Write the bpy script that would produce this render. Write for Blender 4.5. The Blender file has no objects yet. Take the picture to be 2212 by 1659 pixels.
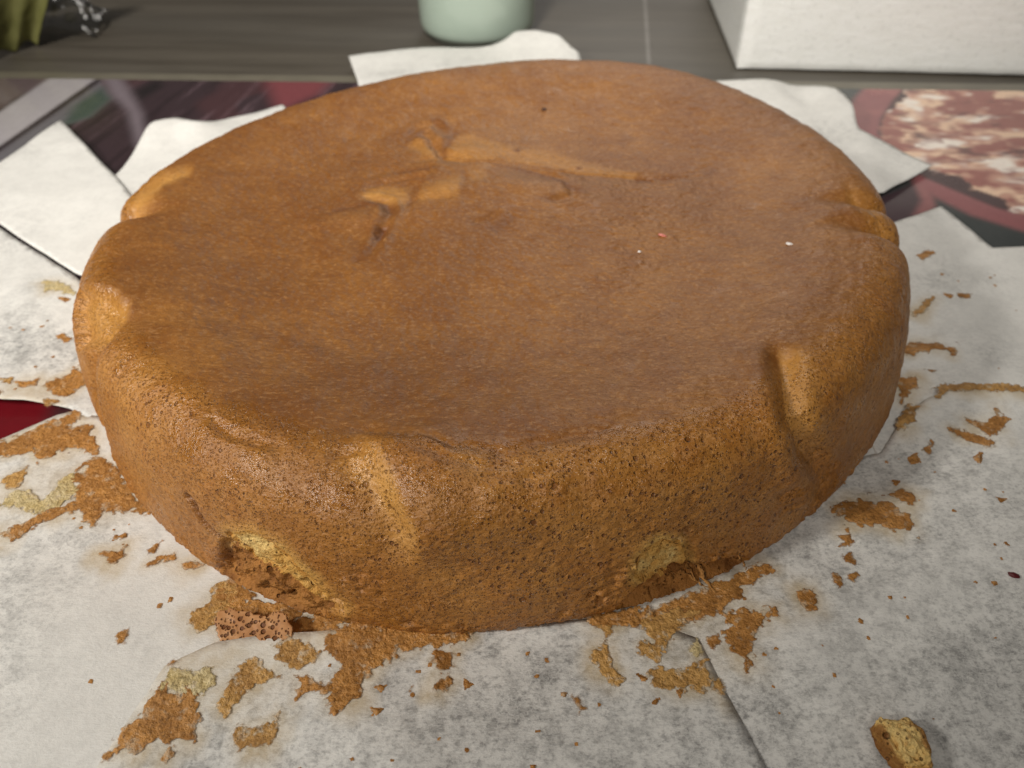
import bpy, bmesh, math, random
import numpy as np
from mathutils import Vector, Matrix
from mathutils.geometry import delaunay_2d_cdt

# ------------------------------------------------------------------ camera
K = 0.12                                   # cake radius in metres
F_PX, PITCH, ROLL = 1661.0, math.radians(42.45), math.radians(-1.0)
CAM = np.array([0.0474, -1.7973, 1.2709]) * K
_fw = np.array([0, math.cos(PITCH), -math.sin(PITCH)])
_up = np.array([0, math.sin(PITCH), math.cos(PITCH)])
_rt = np.array([1.0, 0, 0])
_R = math.cos(ROLL) * _rt + math.sin(ROLL) * _up
_U = -math.sin(ROLL) * _rt + math.cos(ROLL) * _up
scene = bpy.context.scene
cd = bpy.data.cameras.new('camera')
cam = bpy.data.objects.new('camera', cd)
scene.collection.objects.link(cam)
cam.matrix_world = Matrix(((_R[0], _U[0], -_fw[0], CAM[0]), (_R[1], _U[1], -_fw[1], CAM[1]),
                           (_R[2], _U[2], -_fw[2], CAM[2]), (0, 0, 0, 1)))
cd.sensor_width = 36.0
cd.lens = 36.0 * F_PX / 2212.0
cd.clip_start, cd.clip_end = 0.005, 50
cd.dof.use_dof = True
cd.dof.focus_distance = 0.163
cd.dof.aperture_fstop = cd.lens / 1.5      # a phone's small lens, blurring the far table a little
scene.camera = cam

# ------------------------------------------------------------------ light
world = bpy.data.worlds.new('World')
scene.world = world
world.use_nodes = True
bg = world.node_tree.nodes['Background']
bg.inputs['Color'].default_value = (1.0, 0.93, 0.84, 1)
bg.inputs['Strength'].default_value = 0.08

def lamp(name, loc, aim, energy, color, radius, angle, blend):
    l = bpy.data.lights.new(name, 'SPOT')
    l.energy, l.color, l.shadow_soft_size = energy, color, radius
    l.spot_size, l.spot_blend = math.radians(angle), blend
    o = bpy.data.objects.new(name, l)
    scene.collection.objects.link(o)
    o.location = loc
    o.rotation_euler = (Vector(aim) - Vector(loc)).to_track_quat('-Z', 'Y').to_euler()
    return o
lamp('ceiling_lamp', (-0.27, -0.90, 1.08), (0.00, 0.54, 0.0), 94.0, (1.0, 0.96, 0.89), 0.12, 40, 1.0)
lamp('left_fill', (-0.62, -0.30, 0.50), (-0.14, -0.04, 0.0), 17.0, (1.0, 0.955, 0.88), 0.05, 44, 1.0)  # added fill from the left, so the front right stays dimmer
# added light behind, out of view: lays a sheen on the cake's top skin
al = bpy.data.lights.new('back_sheen_light', 'AREA')
al.shape, al.size, al.energy, al.color = 'DISK', 0.70, 3.6, (1.0, 0.95, 0.88)
ao = bpy.data.objects.new('back_sheen_light', al)
scene.collection.objects.link(ao)
ao.location = (0.22, 1.25, 0.85)
ao.rotation_euler = (Vector((0.02, 0.0, 0.0)) - ao.location).to_track_quat('-Z', 'Y').to_euler()
scene.view_settings.view_transform = 'Standard'
scene.view_settings.look = 'None'
scene.view_settings.exposure = 0.05
scene.view_settings.gamma = 1.0

# ------------------------------------------------------------------ helpers
rng = np.random.default_rng(7)
random.seed(7)

def gp(px, py, z=0.0):
    """table point that the photograph (2212 px wide) shows at px, py, at height z metres"""
    u, v = (px - 1106) / F_PX, -(py - 829.5) / F_PX
    d = _fw + u * _R + v * _U
    t = (z - CAM[2]) / d[2]
    return CAM + t * d

def gpl(pts, z=0.0):
    return np.array([gp(p[0], p[1], p[2] if len(p) > 2 else z)[:2] for p in pts])

def proj(P):
    d = P - CAM
    z = d @ _fw
    return np.stack([1106 + F_PX * (d @ _R) / z, 829.5 - F_PX * (d @ _U) / z], -1), z

def _hash(ix, iy, iz, seed):
    h = (ix * 374761393 + iy * 668265263 + iz * 2147483647 + seed * 974711) & 0xFFFFFFFF
    h = ((h ^ (h >> 13)) * 1274126177) & 0xFFFFFFFF
    h = ((h ^ (h >> 16)) * 2246822519) & 0xFFFFFFFF
    return ((h ^ (h >> 15)) & 0xFFFF) / 65535.0

def vnoise(P, seed=0):
    """value noise 0..1 over points (n,3)"""
    P = np.asarray(P, float)
    if P.shape[-1] == 2:
        P = np.concatenate([P, np.zeros(P.shape[:-1] + (1,))], -1)
    i = np.floor(P).astype(np.int64)
    f = P - i
    f = f * f * (3 - 2 * f)
    out = 0
    for a in (0, 1):
        wx = f[..., 0] if a else 1 - f[..., 0]
        for b in (0, 1):
            wy = f[..., 1] if b else 1 - f[..., 1]
            for c in (0, 1):
                wz = f[..., 2] if c else 1 - f[..., 2]
                out = out + wx * wy * wz * _hash(i[..., 0] + a, i[..., 1] + b, i[..., 2] + c, seed)
    return out

def fbm(P, seed=0, octv=4, gain=0.5):
    P = np.asarray(P, float)
    s, a, n = 0, 1.0, 0
    for o in range(octv):
        s = s + a * (vnoise(P * (2 ** o) + 17.3 * o, seed + o) - 0.5)
        n += a
        a *= gain
    return s / n * 2          # about -1..1

def sstep(a, b, x):
    t = np.clip((x - a) / (b - a), 0, 1)
    return t * t * (3 - 2 * t)

def seg_dist(P, line):
    """distance to a polyline, running parameter 0..1, and side sign (2-D lines only)"""
    P = np.asarray(P)
    line = np.asarray(line)
    best = np.full(len(P), 1e9)
    par = np.zeros(len(P))
    side = np.zeros(len(P))
    n = len(line) - 1
    for k in range(n):
        a, b = line[k], line[k + 1]
        ab = b - a
        t = np.clip(((P - a) @ ab) / (ab @ ab), 0, 1)
        q = a + t[:, None] * ab
        d = np.linalg.norm(P - q, axis=1)
        m = d < best
        best[m] = d[m]
        par[m] = (k + t[m]) / n
        if P.shape[1] == 2:
            side[m] = np.sign(ab[0] * (P[m, 1] - a[1]) - ab[1] * (P[m, 0] - a[0]))
    return best, par, side

def in_poly(P, poly):
    x, y = P[:, 0], P[:, 1]
    c = np.zeros(len(P), bool)
    n = len(poly)
    for i in range(n):
        x0, y0 = poly[i]
        x1, y1 = poly[(i + 1) % n]
        if y0 == y1:
            continue
        m = ((y0 > y) != (y1 > y)) & (x < (x1 - x0) * (y - y0) / (y1 - y0) + x0)
        c ^= m
    return c

def sdf(P, poly):
    """signed distance to a polygon, positive inside"""
    d, _, _ = seg_dist(P, np.vstack([poly, poly[:1]]))
    return np.where(in_poly(P, poly), d, -d)

def link(name, me, mat=None, parent=None, label=None, cat=None, group=None, kind=None):
    o = bpy.data.objects.new(name, me)
    scene.collection.objects.link(o)
    if mat is not None and me is not None:
        me.materials.append(mat)
    if parent is not None:
        o.parent = parent
    for k, v in (('label', label), ('category', cat), ('group', group), ('kind', kind)):
        if v:
            o[k] = v
    return o

def mesh_np(name, V, F, smooth=True):
    """mesh from numpy verts and faces (quads or tris)"""
    me = bpy.data.meshes.new(name)
    V = np.ascontiguousarray(V, np.float32)
    F = np.ascontiguousarray(F, np.int32)
    k = F.shape[1]
    me.vertices.add(len(V))
    me.vertices.foreach_set('co', V.ravel())
    me.loops.add(F.size)
    me.loops.foreach_set('vertex_index', F.ravel())
    me.polygons.add(len(F))
    me.polygons.foreach_set('loop_start', np.arange(0, F.size, k, dtype=np.int32))
    me.polygons.foreach_set('loop_total', np.full(len(F), k, np.int32))
    me.polygons.foreach_set('use_smooth', np.full(len(F), smooth, bool))
    me.update(calc_edges=True)
    return me

def vcol(me, name, col):
    a = me.color_attributes.new(name, 'FLOAT_COLOR', 'POINT')
    c = np.ones((len(me.vertices), 4), np.float32)
    c[:, :col.shape[1]] = col
    a.data.foreach_set('color', c.ravel())

def lin(r, g, b):
    f = lambda c: c / 12.92 if c <= 0.04045 else ((c + 0.055) / 1.055) ** 2.4
    return np.array([f(r / 255), f(g / 255), f(b / 255)])

# ------------------------------------------------------------------ materials
class NT:
    def __init__(s, name):
        s.m = bpy.data.materials.new(name)
        s.m.use_nodes = True
        s.t = s.m.node_tree
        s.b = s.t.nodes['Principled BSDF']
        s.out = s.t.nodes['Material Output']
        s.coord = s.n('ShaderNodeTexCoord').outputs['Object']
    def n(s, typ, **kw):
        n = s.t.nodes.new(typ)
        for k, v in kw.items():
            setattr(n, k, v)
        return n
    def put(s, sock, v):
        if hasattr(v, 'is_output'):
            s.t.links.new(v, sock)
        elif hasattr(sock.default_value, '__len__') and not hasattr(v, '__len__'):
            sock.default_value = (v, v, v)
        elif hasattr(v, '__len__') and len(sock.default_value) == 4 and len(v) == 3:
            sock.default_value = tuple(v) + (1,)
        else:
            sock.default_value = v
    def math(s, op, a, b=0.0, clamp=False):
        n = s.n('ShaderNodeMath', operation=op, use_clamp=clamp)
        s.put(n.inputs[0], a)
        s.put(n.inputs[1], b)
        return n.outputs[0]
    def mix(s, f, a, b, blend='MIX'):
        n = s.n('ShaderNodeMix', data_type='RGBA', blend_type=blend)
        s.put(n.inputs[0], f)
        s.put(n.inputs[6], a)
        s.put(n.inputs[7], b)
        return n.outputs[2]
    def ramp(s, v, lo, hi, a=0.0, b=1.0):
        n = s.n('ShaderNodeMapRange', interpolation_type='SMOOTHSTEP')
        s.put(n.inputs['Value'], v)
        for k, x in (('From Min', lo), ('From Max', hi), ('To Min', a), ('To Max', b)):
            s.put(n.inputs[k], x)
        return n.outputs[0]
    def scale(s, vec, sc, rot=(0, 0, 0)):
        n = s.n('ShaderNodeMapping')
        s.put(n.inputs['Vector'], vec)
        n.inputs['Scale'].default_value = sc
        n.inputs['Rotation'].default_value = rot
        return n.outputs[0]
    def noise(s, scale, detail=3, rough=0.5, vec=None, dist=0.0):
        n = s.n('ShaderNodeTexNoise')
        s.put(n.inputs['Vector'], s.coord if vec is None else vec)
        n.inputs['Scale'].default_value = scale
        n.inputs['Detail'].default_value = detail
        n.inputs['Roughness'].default_value = rough
        n.inputs['Distortion'].default_value = dist
        return n.outputs[0]
    def voro(s, scale, vec=None, rnd=1.0):
        n = s.n('ShaderNodeTexVoronoi')
        s.put(n.inputs['Vector'], s.coord if vec is None else vec)
        n.inputs['Scale'].default_value = scale
        n.inputs['Randomness'].default_value = rnd
        return n.outputs['Distance'], n.outputs['Color']
    def attr(s, name):
        n = s.n('ShaderNodeAttribute', attribute_name=name)
        x = s.n('ShaderNodeSeparateColor')
        s.put(x.inputs[0], n.outputs['Color'])
        return n.outputs['Color'], x.outputs[0], x.outputs[1], x.outputs[2]
    def chan(s, col):
        x = s.n('ShaderNodeSeparateColor')
        s.put(x.inputs[0], col)
        return x.outputs[0], x.outputs[1], x.outputs[2]
    def bump(s, h, dist, strength=1.0, prev=None):
        n = s.n('ShaderNodeBump')
        s.put(n.inputs['Height'], h)
        n.inputs['Distance'].default_value = dist
        n.inputs['Strength'].default_value = strength
        if prev is not None:
            s.put(n.inputs['Normal'], prev)
        return n.outputs[0]
    def fin(s, color=None, rough=None, normal=None, spec=None):
        if color is not None: s.put(s.b.inputs['Base Color'], color)
        if rough is not None: s.put(s.b.inputs['Roughness'], rough)
        if normal is not None: s.put(s.b.inputs['Normal'], normal)
        if spec is not None: s.b.inputs['Specular IOR Level'].default_value = spec
        return s.m

def pores(m, scale, vec, thr_lo, thr_hi, dens):
    """round pits of uneven size: a mask that is 1 in a pit; dens = share of cells that hold one"""
    d, c = m.voro(scale, vec)
    r, g, b = m.chan(c)
    size = m.ramp(g, 0, 1, thr_lo, thr_hi)
    e = m.math('DIVIDE', d, size)
    pit = m.ramp(e, 0.55, 1.0, 1.0, 0.0)
    keep = m.math('LESS_THAN', r, dens)
    return m.math('MULTIPLY', pit, keep)

def crust_material():
    m = NT('baked_crust')
    _, pale, crumb, side = m.attr('tone')           # pale = fold kept from browning, crumb = torn open, side = porous wall
    wob = m.noise(260, 2)
    big = m.noise(20, 5, 0.65)
    mid = m.noise(90, 4, 0.6)
    fine = m.noise(1150, 3, 0.7, m.scale(m.coord, (0.6, 1.0, 0.9)))
    _, dark, tan, torn = m.attr('mark')
    top = m.mix(m.ramp(big, 0.32, 0.70), (0.205, 0.073, 0.010), (0.330, 0.134, 0.024))
    top = m.mix(m.ramp(mid, 0.38, 0.72, 0.0, 0.6), top, (0.210, 0.069, 0.008))
    top = m.mix(tan, top, (0.29, 0.128, 0.038))
    wall = m.mix(m.ramp(big, 0.35, 0.65), (0.355, 0.140, 0.020), (0.50, 0.222, 0.045))
    wall = m.mix(m.ramp(mid, 0.4, 0.75, 0.0, 0.7), wall, (0.38, 0.138, 0.018))
    wr0 = m.noise(1.0, 4, 0.65, m.scale(m.coord, (150, 420, 260)))
    top = m.mix(m.math('MULTIPLY', m.ramp(wr0, 0.55, 0.68, 0, 0.42), m.ramp(big, 0.3, 0.6, 0.4, 1.0)), top, (0.165, 0.052, 0.008))
    top = m.mix(m.ramp(wr0, 0.43, 0.32, 0, 0.22), top, (0.45, 0.21, 0.06))
    c = m.mix(side, top, wall)
    c = m.mix(pale, c, m.mix(m.ramp(mid, 0.35, 0.7), (0.55, 0.255, 0.052), (0.62, 0.315, 0.080)))
    c = m.mix(m.math('MULTIPLY', torn, 0.7), c, m.mix(m.ramp(fine, 0.4, 0.6), (0.30, 0.095, 0.014), (0.52, 0.215, 0.04)))
    c = m.mix(m.ramp(fine, 0.50, 0.62, 0.0, 0.75), c, m.mix(0.30, c, (0.16, 0.048, 0.008), 'MIX'))
    c = m.mix(m.ramp(fine, 0.47, 0.34, 0.0, 0.65), c, m.mix(0.32, c, (0.74, 0.42, 0.19)))
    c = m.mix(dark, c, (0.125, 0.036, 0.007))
    c = m.mix(crumb, c, m.mix(m.ramp(mid, 0.4, 0.65), (0.64, 0.33, 0.075), (0.75, 0.47, 0.13)))
    # pits of three sizes; the wall has many, the top skin few
    wn = m.n('ShaderNodeTexNoise')
    m.put(wn.inputs['Vector'], m.coord)
    wn.inputs['Scale'].default_value = 1100
    wn.inputs['Detail'].default_value = 3
    wv = m.mix(0.0007, m.coord, wn.outputs['Color'], 'ADD')
    d1 = m.ramp(m.noise(22, 2), 0.40, 0.62)
    p1 = pores(m, 430, wv, 0.08, 0.34, 0.22)
    p2 = pores(m, 900, wv, 0.12, 0.42, 0.50)
    p3 = pores(m, 2100, wv, 0.28, 0.52, 0.65)
    zone = m.math('MULTIPLY', side, m.ramp(d1, 0, 1, 0.25, 1.0))
    p1z = m.math('MULTIPLY', p1, zone)
    p2z = m.math('MULTIPLY', p2, m.math('ADD', m.math('MULTIPLY', zone, 0.9), 0.16))
    p3z = m.math('MULTIPLY', p3, m.math('ADD', m.math('MULTIPLY', side, 0.55), 0.30))
    pit = m.math('MAXIMUM', m.math('MAXIMUM', p1z, p2z), m.math('MULTIPLY', p3z, 0.55))
    c = m.mix(m.math('MULTIPLY', pit, 0.80), c, (0.160, 0.047, 0.008))
    h = m.math('SUBTRACT', m.math('ADD', m.math('MULTIPLY', fine, 0.9), m.math('MULTIPLY', wob, 0.5)), m.math('MULTIPLY', pit, 1.3))
    h = m.math('MULTIPLY', h, m.ramp(side, 0, 0.6, 0.42, 1.0))
    nrm = m.bump(h, 0.0005, 1.0)
    wr = m.noise(1.0, 4, 0.6, m.scale(m.coord, (120, 330, 200)))
    nrm = m.bump(m.math('ADD', mid, m.math('MULTIPLY', wr, 0.6)), 0.0010, 0.42, nrm)
    rough = m.ramp(m.math('ADD', m.math('MULTIPLY', m.noise(170, 3), m.ramp(side, 0, .4, 0.82, 1.0)), m.math('MULTIPLY', m.math('MULTIPLY', side, m.math('SUBTRACT', 1.0, side)), 0.9)), 0.46, 0.74, 0.48, 0.22)
    m.b.inputs['Subsurface Weight'].default_value = 0.0
    return m.fin(c, rough, nrm, 0.6)

def crumb_material(name='torn_crumb'):
    m = NT(name)
    mid = m.noise(150, 4, 0.6)
    fine = m.noise(1100, 3, 0.6)
    c = m.mix(m.ramp(mid, 0.34, 0.62), (0.68, 0.38, 0.095), (0.84, 0.60, 0.23))
    c = m.mix(m.ramp(fine, 0.5, 0.7, 0, 0.5), c, (0.50, 0.23, 0.045))
    p = m.math('MAXIMUM', pores(m, 420, m.coord, 0.15, 0.35, 0.3), m.math('MULTIPLY', pores(m, 1000, m.coord, 0.2, 0.4, 0.4), 0.7))
    pz = m.math('MULTIPLY', p, 0.75)
    _, edge, gold, _ = m.attr('tone')               # browned hollow, golden rim
    c = m.mix(gold, c, m.mix(m.ramp(mid, .35, .65), (0.58, 0.27, 0.050), (0.66, 0.36, 0.085)))
    c = m.mix(edge, c, m.mix(m.ramp(mid, 0.35, 0.65), (0.21, 0.078, 0.015), (0.44, 0.190, 0.045)))
    c = m.mix(pz, c, (0.17, 0.05, 0.007))
    h = m.math('SUBTRACT', m.math('ADD', fine, mid), m.math('MULTIPLY', p, 1.5))
    return m.fin(c, 0.6, m.bump(h, 0.0009), 0.3)

def residue_material(name, a, b, film):
    m = NT(name)
    mid = m.noise(160, 4, 0.65)
    fine = m.noise(1000, 4, 0.65)
    c = m.mix(m.ramp(mid, 0.36, 0.64), a, b)
    c = m.mix(m.ramp(fine, 0.5, 0.68, 0, 0.6), c, tuple(x * 0.45 for x in a))
    _, thin, _, _ = m.attr('tone')
    spk = m.noise(700, 4, 0.7)
    c = m.mix(m.ramp(m.math('ADD', m.noise(420, 3, 0.6), m.math('MULTIPLY', thin, 0.16)), 0.56, 0.72, 0, film), c, (0.66, 0.55, 0.40))
    c = m.mix(m.ramp(spk, 0.56, 0.66, 0, 0.5), c, tuple(min(1, x * 1.35 + .04) for x in b))
    c = m.mix(m.ramp(spk, 0.44, 0.36, 0, 0.6), c, tuple(x * 0.55 for x in a))
    h = m.math('ADD', fine, mid)
    al = m.math('ADD', m.math('MULTIPLY', thin, 0.75), m.math('MULTIPLY', m.math('SUBTRACT', m.noise(520, 4, 0.7), 0.5), 1.7))
    m.put(m.b.inputs['Alpha'], m.ramp(al, 0.26, 0.72, 1.0, 0.0))
    return m.fin(c, m.ramp(mid, 0.4, 0.7, 0.6, 0.32), m.bump(h, 0.0006), 0.4)

def paper_material():
    m = NT('baking_parchment')
    cloud = m.noise(240, 7, 0.72)
    spot = m.noise(760, 5, 0.74, m.scale(m.coord, (1.0, 1.3, 1)))
    _, touch, oil, _ = m.attr('tone')               # touch = lies on the dark print and lets it show through
    fib = m.noise(2200, 2, 0.6, m.scale(m.coord, (0.35, 1.4, 1)))
    soft = m.noise(90, 5, 0.6)
    vn = m.noise(430, 3, 0.6, None, 0.6)
    vein = m.ramp(m.math('ABSOLUTE', m.math('SUBTRACT', vn, 0.5)), 0.0, 0.035, 1.0, 0.0)
    k = m.math('ADD', m.math('MULTIPLY', m.ramp(cloud, 0.38, 0.66), 0.62), m.math('MULTIPLY', m.ramp(spot, 0.44, 0.66), 0.58), True)
    k = m.math('ADD', k, m.ramp(soft, 0.40, 0.66, -0.10, 0.18), True)
    k = m.math('MULTIPLY', k, m.ramp(touch, 0.0, 1.0, 0.16, 1.0), True)
    c = m.mix(k, (0.84, 0.825, 0.785), (0.27, 0.265, 0.255))
    c = m.mix(m.math('MULTIPLY', m.ramp(touch, 0.5, 1.0), 0.22), c, (0.36, 0.355, 0.345))
    c = m.mix(m.ramp(fib, 0.54, 0.72, 0.0, 0.40), c, (0.88, 0.87, 0.84))
    c = m.mix(m.math('MULTIPLY', vein, m.math('MULTIPLY', touch, 0.45)), c, (0.80, 0.79, 0.76))
    c = m.mix(m.math('MULTIPLY', oil, m.ramp(cloud, 0.3, 0.7, 0.45, 1.0)), c, (0.56, 0.41, 0.20))
    h = m.math('ADD', m.math('MULTIPLY', spot, 0.8), m.math('MULTIPLY', fib, 0.3))
    nrm = m.bump(h, 0.00025, 0.8)
    return m.fin(c, 0.52, nrm, 0.3)

def simple(name, color, rough=0.5, spec=0.5, metal=0.0):
    m = NT(name)
    n = m.noise(60, 4)
    c = m.mix(m.ramp(n, 0.3, 0.7), tuple(x * 0.9 for x in color), tuple(min(1, x * 1.08) for x in color))
    m.b.inputs['Metallic'].default_value = metal
    return m.fin(c, rough, None, spec)

M_CRUST = crust_material()
M_CRUMB = crumb_material()
M_PAPER = paper_material()
M_BROWN = residue_material('browned_residue', (0.36, 0.158, 0.034), (0.55, 0.262, 0.068), 0.55)
M_GOLD = residue_material('golden_residue', (0.42, 0.215, 0.058), (0.60, 0.340, 0.105), 0.75)
M_PALE = residue_material('pale_residue', (0.58, 0.44, 0.19), (0.70, 0.58, 0.33), 0.8)

# ------------------------------------------------------------------ setting: table, placemat
YAW = math.radians(-5.0)
ZT = -0.0042
def wood_material():
    m = NT('grey_wood')
    v = m.scale(m.coord, (1, 1, 1), (0, 0, -YAW))
    s = m.noise(1.0, 5, 0.6, m.scale(v, (5, 60, 1)))
    f = m.noise(1.0, 3, 0.6, m.scale(v, (22, 420, 1)))
    b = m.noise(1.0, 2, 0.5, m.scale(v, (2.5, 14, 1)))
    c = m.mix(m.ramp(s, 0.3, 0.7), (0.068, 0.057, 0.043), (0.114, 0.099, 0.078))
    c = m.mix(m.ramp(b, 0.4, 0.66, 0, 0.6), c, (0.105, 0.095, 0.079))
    c = m.mix(m.ramp(f, 0.52, 0.7, 0, 0.5), c, (0.057, 0.048, 0.038))
    p0, p1 = gp(1393, 0, ZT), gp(1402, 140, ZT)          # pale streak: a reflection on the glossy top, painted into the wood
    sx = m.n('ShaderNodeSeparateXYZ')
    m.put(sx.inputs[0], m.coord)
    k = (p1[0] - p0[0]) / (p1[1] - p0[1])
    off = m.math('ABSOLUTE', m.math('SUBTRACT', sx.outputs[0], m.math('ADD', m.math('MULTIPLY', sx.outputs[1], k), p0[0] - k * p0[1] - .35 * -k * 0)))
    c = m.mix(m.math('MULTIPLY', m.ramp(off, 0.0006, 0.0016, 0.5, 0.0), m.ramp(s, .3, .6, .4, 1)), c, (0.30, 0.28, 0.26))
    return m.fin(c, 0.42, m.bump(f, 0.0002, 0.5), 0.35)
bm = bmesh.new()
bmesh.ops.create_grid(bm, x_segments=8, y_segments=8, size=1.0)
bmesh.ops.translate(bm, verts=bm.verts, vec=(0, 0.35, ZT))
me = bpy.data.meshes.new('table_top')
bm.to_mesh(me)
bm.free()
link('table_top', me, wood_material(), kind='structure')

# the printed picture, painted on a fine grid in the placemat's own plane
def build_placemat():
    zt = -0.0006
    root = link('placemat', None, label='glossy dark placemat printed with a food photograph, lying under the baking paper', cat='placemat')
    far_l, far_r = gp(0, 166)[:2], gp(2212, 194)[:2]
    ex = (far_r - far_l) / np.linalg.norm(far_r - far_l)
    ey = np.array([-ex[1], ex[0]])
    W, H = 0.66, 0.44
    c0 = (far_l + far_r) / 2
    step = 0.00125
    nx, ny = int(W / step) + 1, int(H / step) + 1
    u, v = np.meshgrid(np.linspace(-W / 2, W / 2, nx), np.linspace(-H, 0, ny), indexing='ij')
    P = c0 + u.ravel()[:, None] * ex + v.ravel()[:, None] * ey
    V = np.concatenate([P, np.full((len(P), 1), zt)], 1)
    idx = np.arange(nx * ny).reshape(nx, ny)
    F = np.stack([idx[:-1, :-1].ravel(), idx[1:, :-1].ravel(), idx[1:, 1:].ravel(), idx[:-1, 1:].ravel()], 1)
    G = 1.35                                       # print albedo against what the dim room shows
    L = lambda *c: lin(*c) * G
    col = np.tile(L(58, 62, 62), (len(P), 1))
    def lay(mask, c):
        nonlocal col
        mask = np.clip(mask, 0, 1)[:, None]
        col = col * (1 - mask) + np.asarray(c) * mask
    def fill(px, c, soft=0.002, jag=0.0):
        s = sdf(P, gpl(px))
        if jag:
            s = s + jag * fbm(P * 220, 5, 3)
        lay(sstep(-soft, soft, s), c)
    # left: dark purple plank with fine grain, knife and cloth
    a, b = gp(392, 274)[:2], gp(514, 170)[:2]
    g = (b - a) / np.linalg.norm(b - a)
    Q = np.stack([P @ g, P @ np.array([-g[1], g[0]])], 1)
    lay(sstep(0.10, 0.02, P[:, 0]), L(50, 37, 41))
    left = sstep(0.10, 0.02, P[:, 0])
    st = fbm(Q * np.array([18, 260]), 3, 4)
    lay(left * sstep(0.12, 0.6, st) * 0.6, L(98, 80, 86))
    lay(left * sstep(-0.1, -0.55, st) * 0.75, L(34, 24, 27))
    lay(left * sstep(0.1, 0.5, fbm(P * 30, 9, 3)) * 0.5, L(72, 44, 46))
    fill([(-40, 120), (140, 150), (120, 168), (-60, 250)], L(86, 74, 76))
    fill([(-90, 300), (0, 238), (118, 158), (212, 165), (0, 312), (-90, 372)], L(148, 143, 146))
    fill([(-90, 372), (0, 313), (212, 165), (220, 172), (0, 323), (-90, 384)], L(42, 34, 38), 0.0008)
    fill([(-90, 405), (0, 347), (132, 271), (194, 250), (236, 208), (216, 174), (0, 324), (-90, 386)], L(92, 89, 93))
    fill([(132, 271), (194, 250), (242, 210), (222, 185), (160, 225)], L(56, 68, 62), 0.004)
    fill([(290, 195), (345, 168), (352, 185), (300, 215)], L(28, 22, 24), 0.004)
    fill([(219, 163), (262, 163), (305, 243), (312, 305), (296, 312), (276, 236), (236, 198)], L(108, 98, 104), 0.004)  # glossy reflection, laid into the print as a pale streak
    fill([(570, 168), (720, 168), (690, 200), (600, 240)], L(108, 56, 60), 0.006)
    fill([(-140, 850), (160, 850), (160, 905), (-140, 1010)], L(92, 14, 22))
    fill([(112, 850), (180, 850), (180, 920), (100, 915)], L(58, 32, 34), 0.004)
    # right: bowl of shredded meat, second plate, dark cloth
    out = [(1985, 150), (1900, 170), (1866, 189), (1845, 212), (1833, 240), (1838, 262), (1850, 285), (1895, 325), (1960, 378), (2022, 424), (2099, 462), (2212, 497), (2330, 510), (2480, 480), (2560, 380), (2480, 200), (2300, 140)]
    inn = [(2000, 165), (1950, 190), (1926, 218), (1905, 250), (1897, 285), (1915, 315), (1953, 345), (2000, 382), (2062, 408), (2153, 446), (2230, 466), (2330, 478), (2440, 440), (2480, 360), (2420, 230), (2280, 165)]
    fill([(1820, 520), (1880, 430), (1985, 392), (2018, 425), (2020, 452), (1950, 490)], L(70, 54, 59))
    fill([(1975, 392), (2005, 390), (2022, 440), (2016, 455), (1975, 462), (1992, 430)], L(140, 92, 92))
    fill(out, L(134, 84, 86), 0.0025)
    t = fbm(P * 60, 21, 3)
    lay((sdf(P, gpl(out)) > 0) * sstep(0.0, 0.5, t) * 0.5, L(158, 104, 100))
    fill(inn, L(70, 52, 54), 0.0015)
    food = [(2010, 160), (1962, 185), (1938, 220), (1912, 262), (1908, 292), (1945, 335), (2010, 362), (2080, 384), (2150, 420), (2190, 452), (2250, 460), (2350, 468), (2440, 430), (2470, 360), (2410, 235), (2280, 165)]
    s = sdf(P, gpl(food)) + 0.006 * fbm(P * 110, 33, 3)
    inside = sstep(-0.0012, 0.0012, s)
    th = -0.28 + 0.12 * fbm(P * 9, 41, 2)
    Qm = np.stack([P[:, 0] * np.cos(th) + P[:, 1] * np.sin(th), -P[:, 0] * np.sin(th) + P[:, 1] * np.cos(th)], 1)
    n1 = fbm(Qm * np.array([70, 130]), 51, 3, 0.6)
    n2 = fbm(Qm * np.array([58, 120]) + 7, 61, 3, 0.6)
    n3 = fbm(Qm * np.array([80, 170]) + 3, 71, 3, 0.6)
    lay(inside, L(178, 134, 118))
    lay(inside * sstep(-0.10, 0.22, n1), L(214, 182, 156))
    lay(inside * sstep(0.08, 0.40, n2), L(226, 216, 206))
    lay(inside * sstep(0.10, 0.40, n3) * 0.7, L(130, 84, 80))
    lay(inside * sstep(-0.10, -0.45, n1 + n2) * 0.9, L(138, 84, 78))
    lay(inside * sstep(0.42, 0.6, n3) * .7, L(84, 60, 60))
    sp = vnoise(P * 900, 77)
    col *= (0.94 + 0.12 * sp)[:, None]
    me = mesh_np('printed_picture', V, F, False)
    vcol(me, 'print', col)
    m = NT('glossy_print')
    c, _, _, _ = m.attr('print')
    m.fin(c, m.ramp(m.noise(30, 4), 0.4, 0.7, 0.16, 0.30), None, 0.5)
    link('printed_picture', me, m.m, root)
    # clear bevelled rim along the far edge and the board's body
    def strip(name, u0, u1, v0, v1, z0, z1, mat):
        vs = []
        for z in (z0, z1):
            for uu, vv in ((u0, v0), (u1, v0), (u1, v1), (u0, v1)):
                p = c0 + uu * ex + vv * ey
                vs.append((p[0], p[1], z))
        fs = [(3, 2, 1, 0), (4, 5, 6, 7), (0, 1, 5, 4), (1, 2, 6, 5), (2, 3, 7, 6), (3, 0, 4, 7)]
        link(name, mesh_np(name, np.array(vs), np.array(fs), False), mat, root)
    strip('backing', -W / 2, W / 2, -H, -0.0004, ZT + 0.0002, zt - 0.0003, simple('dark_backing', (0.03, 0.03, 0.03), 0.6))
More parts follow.
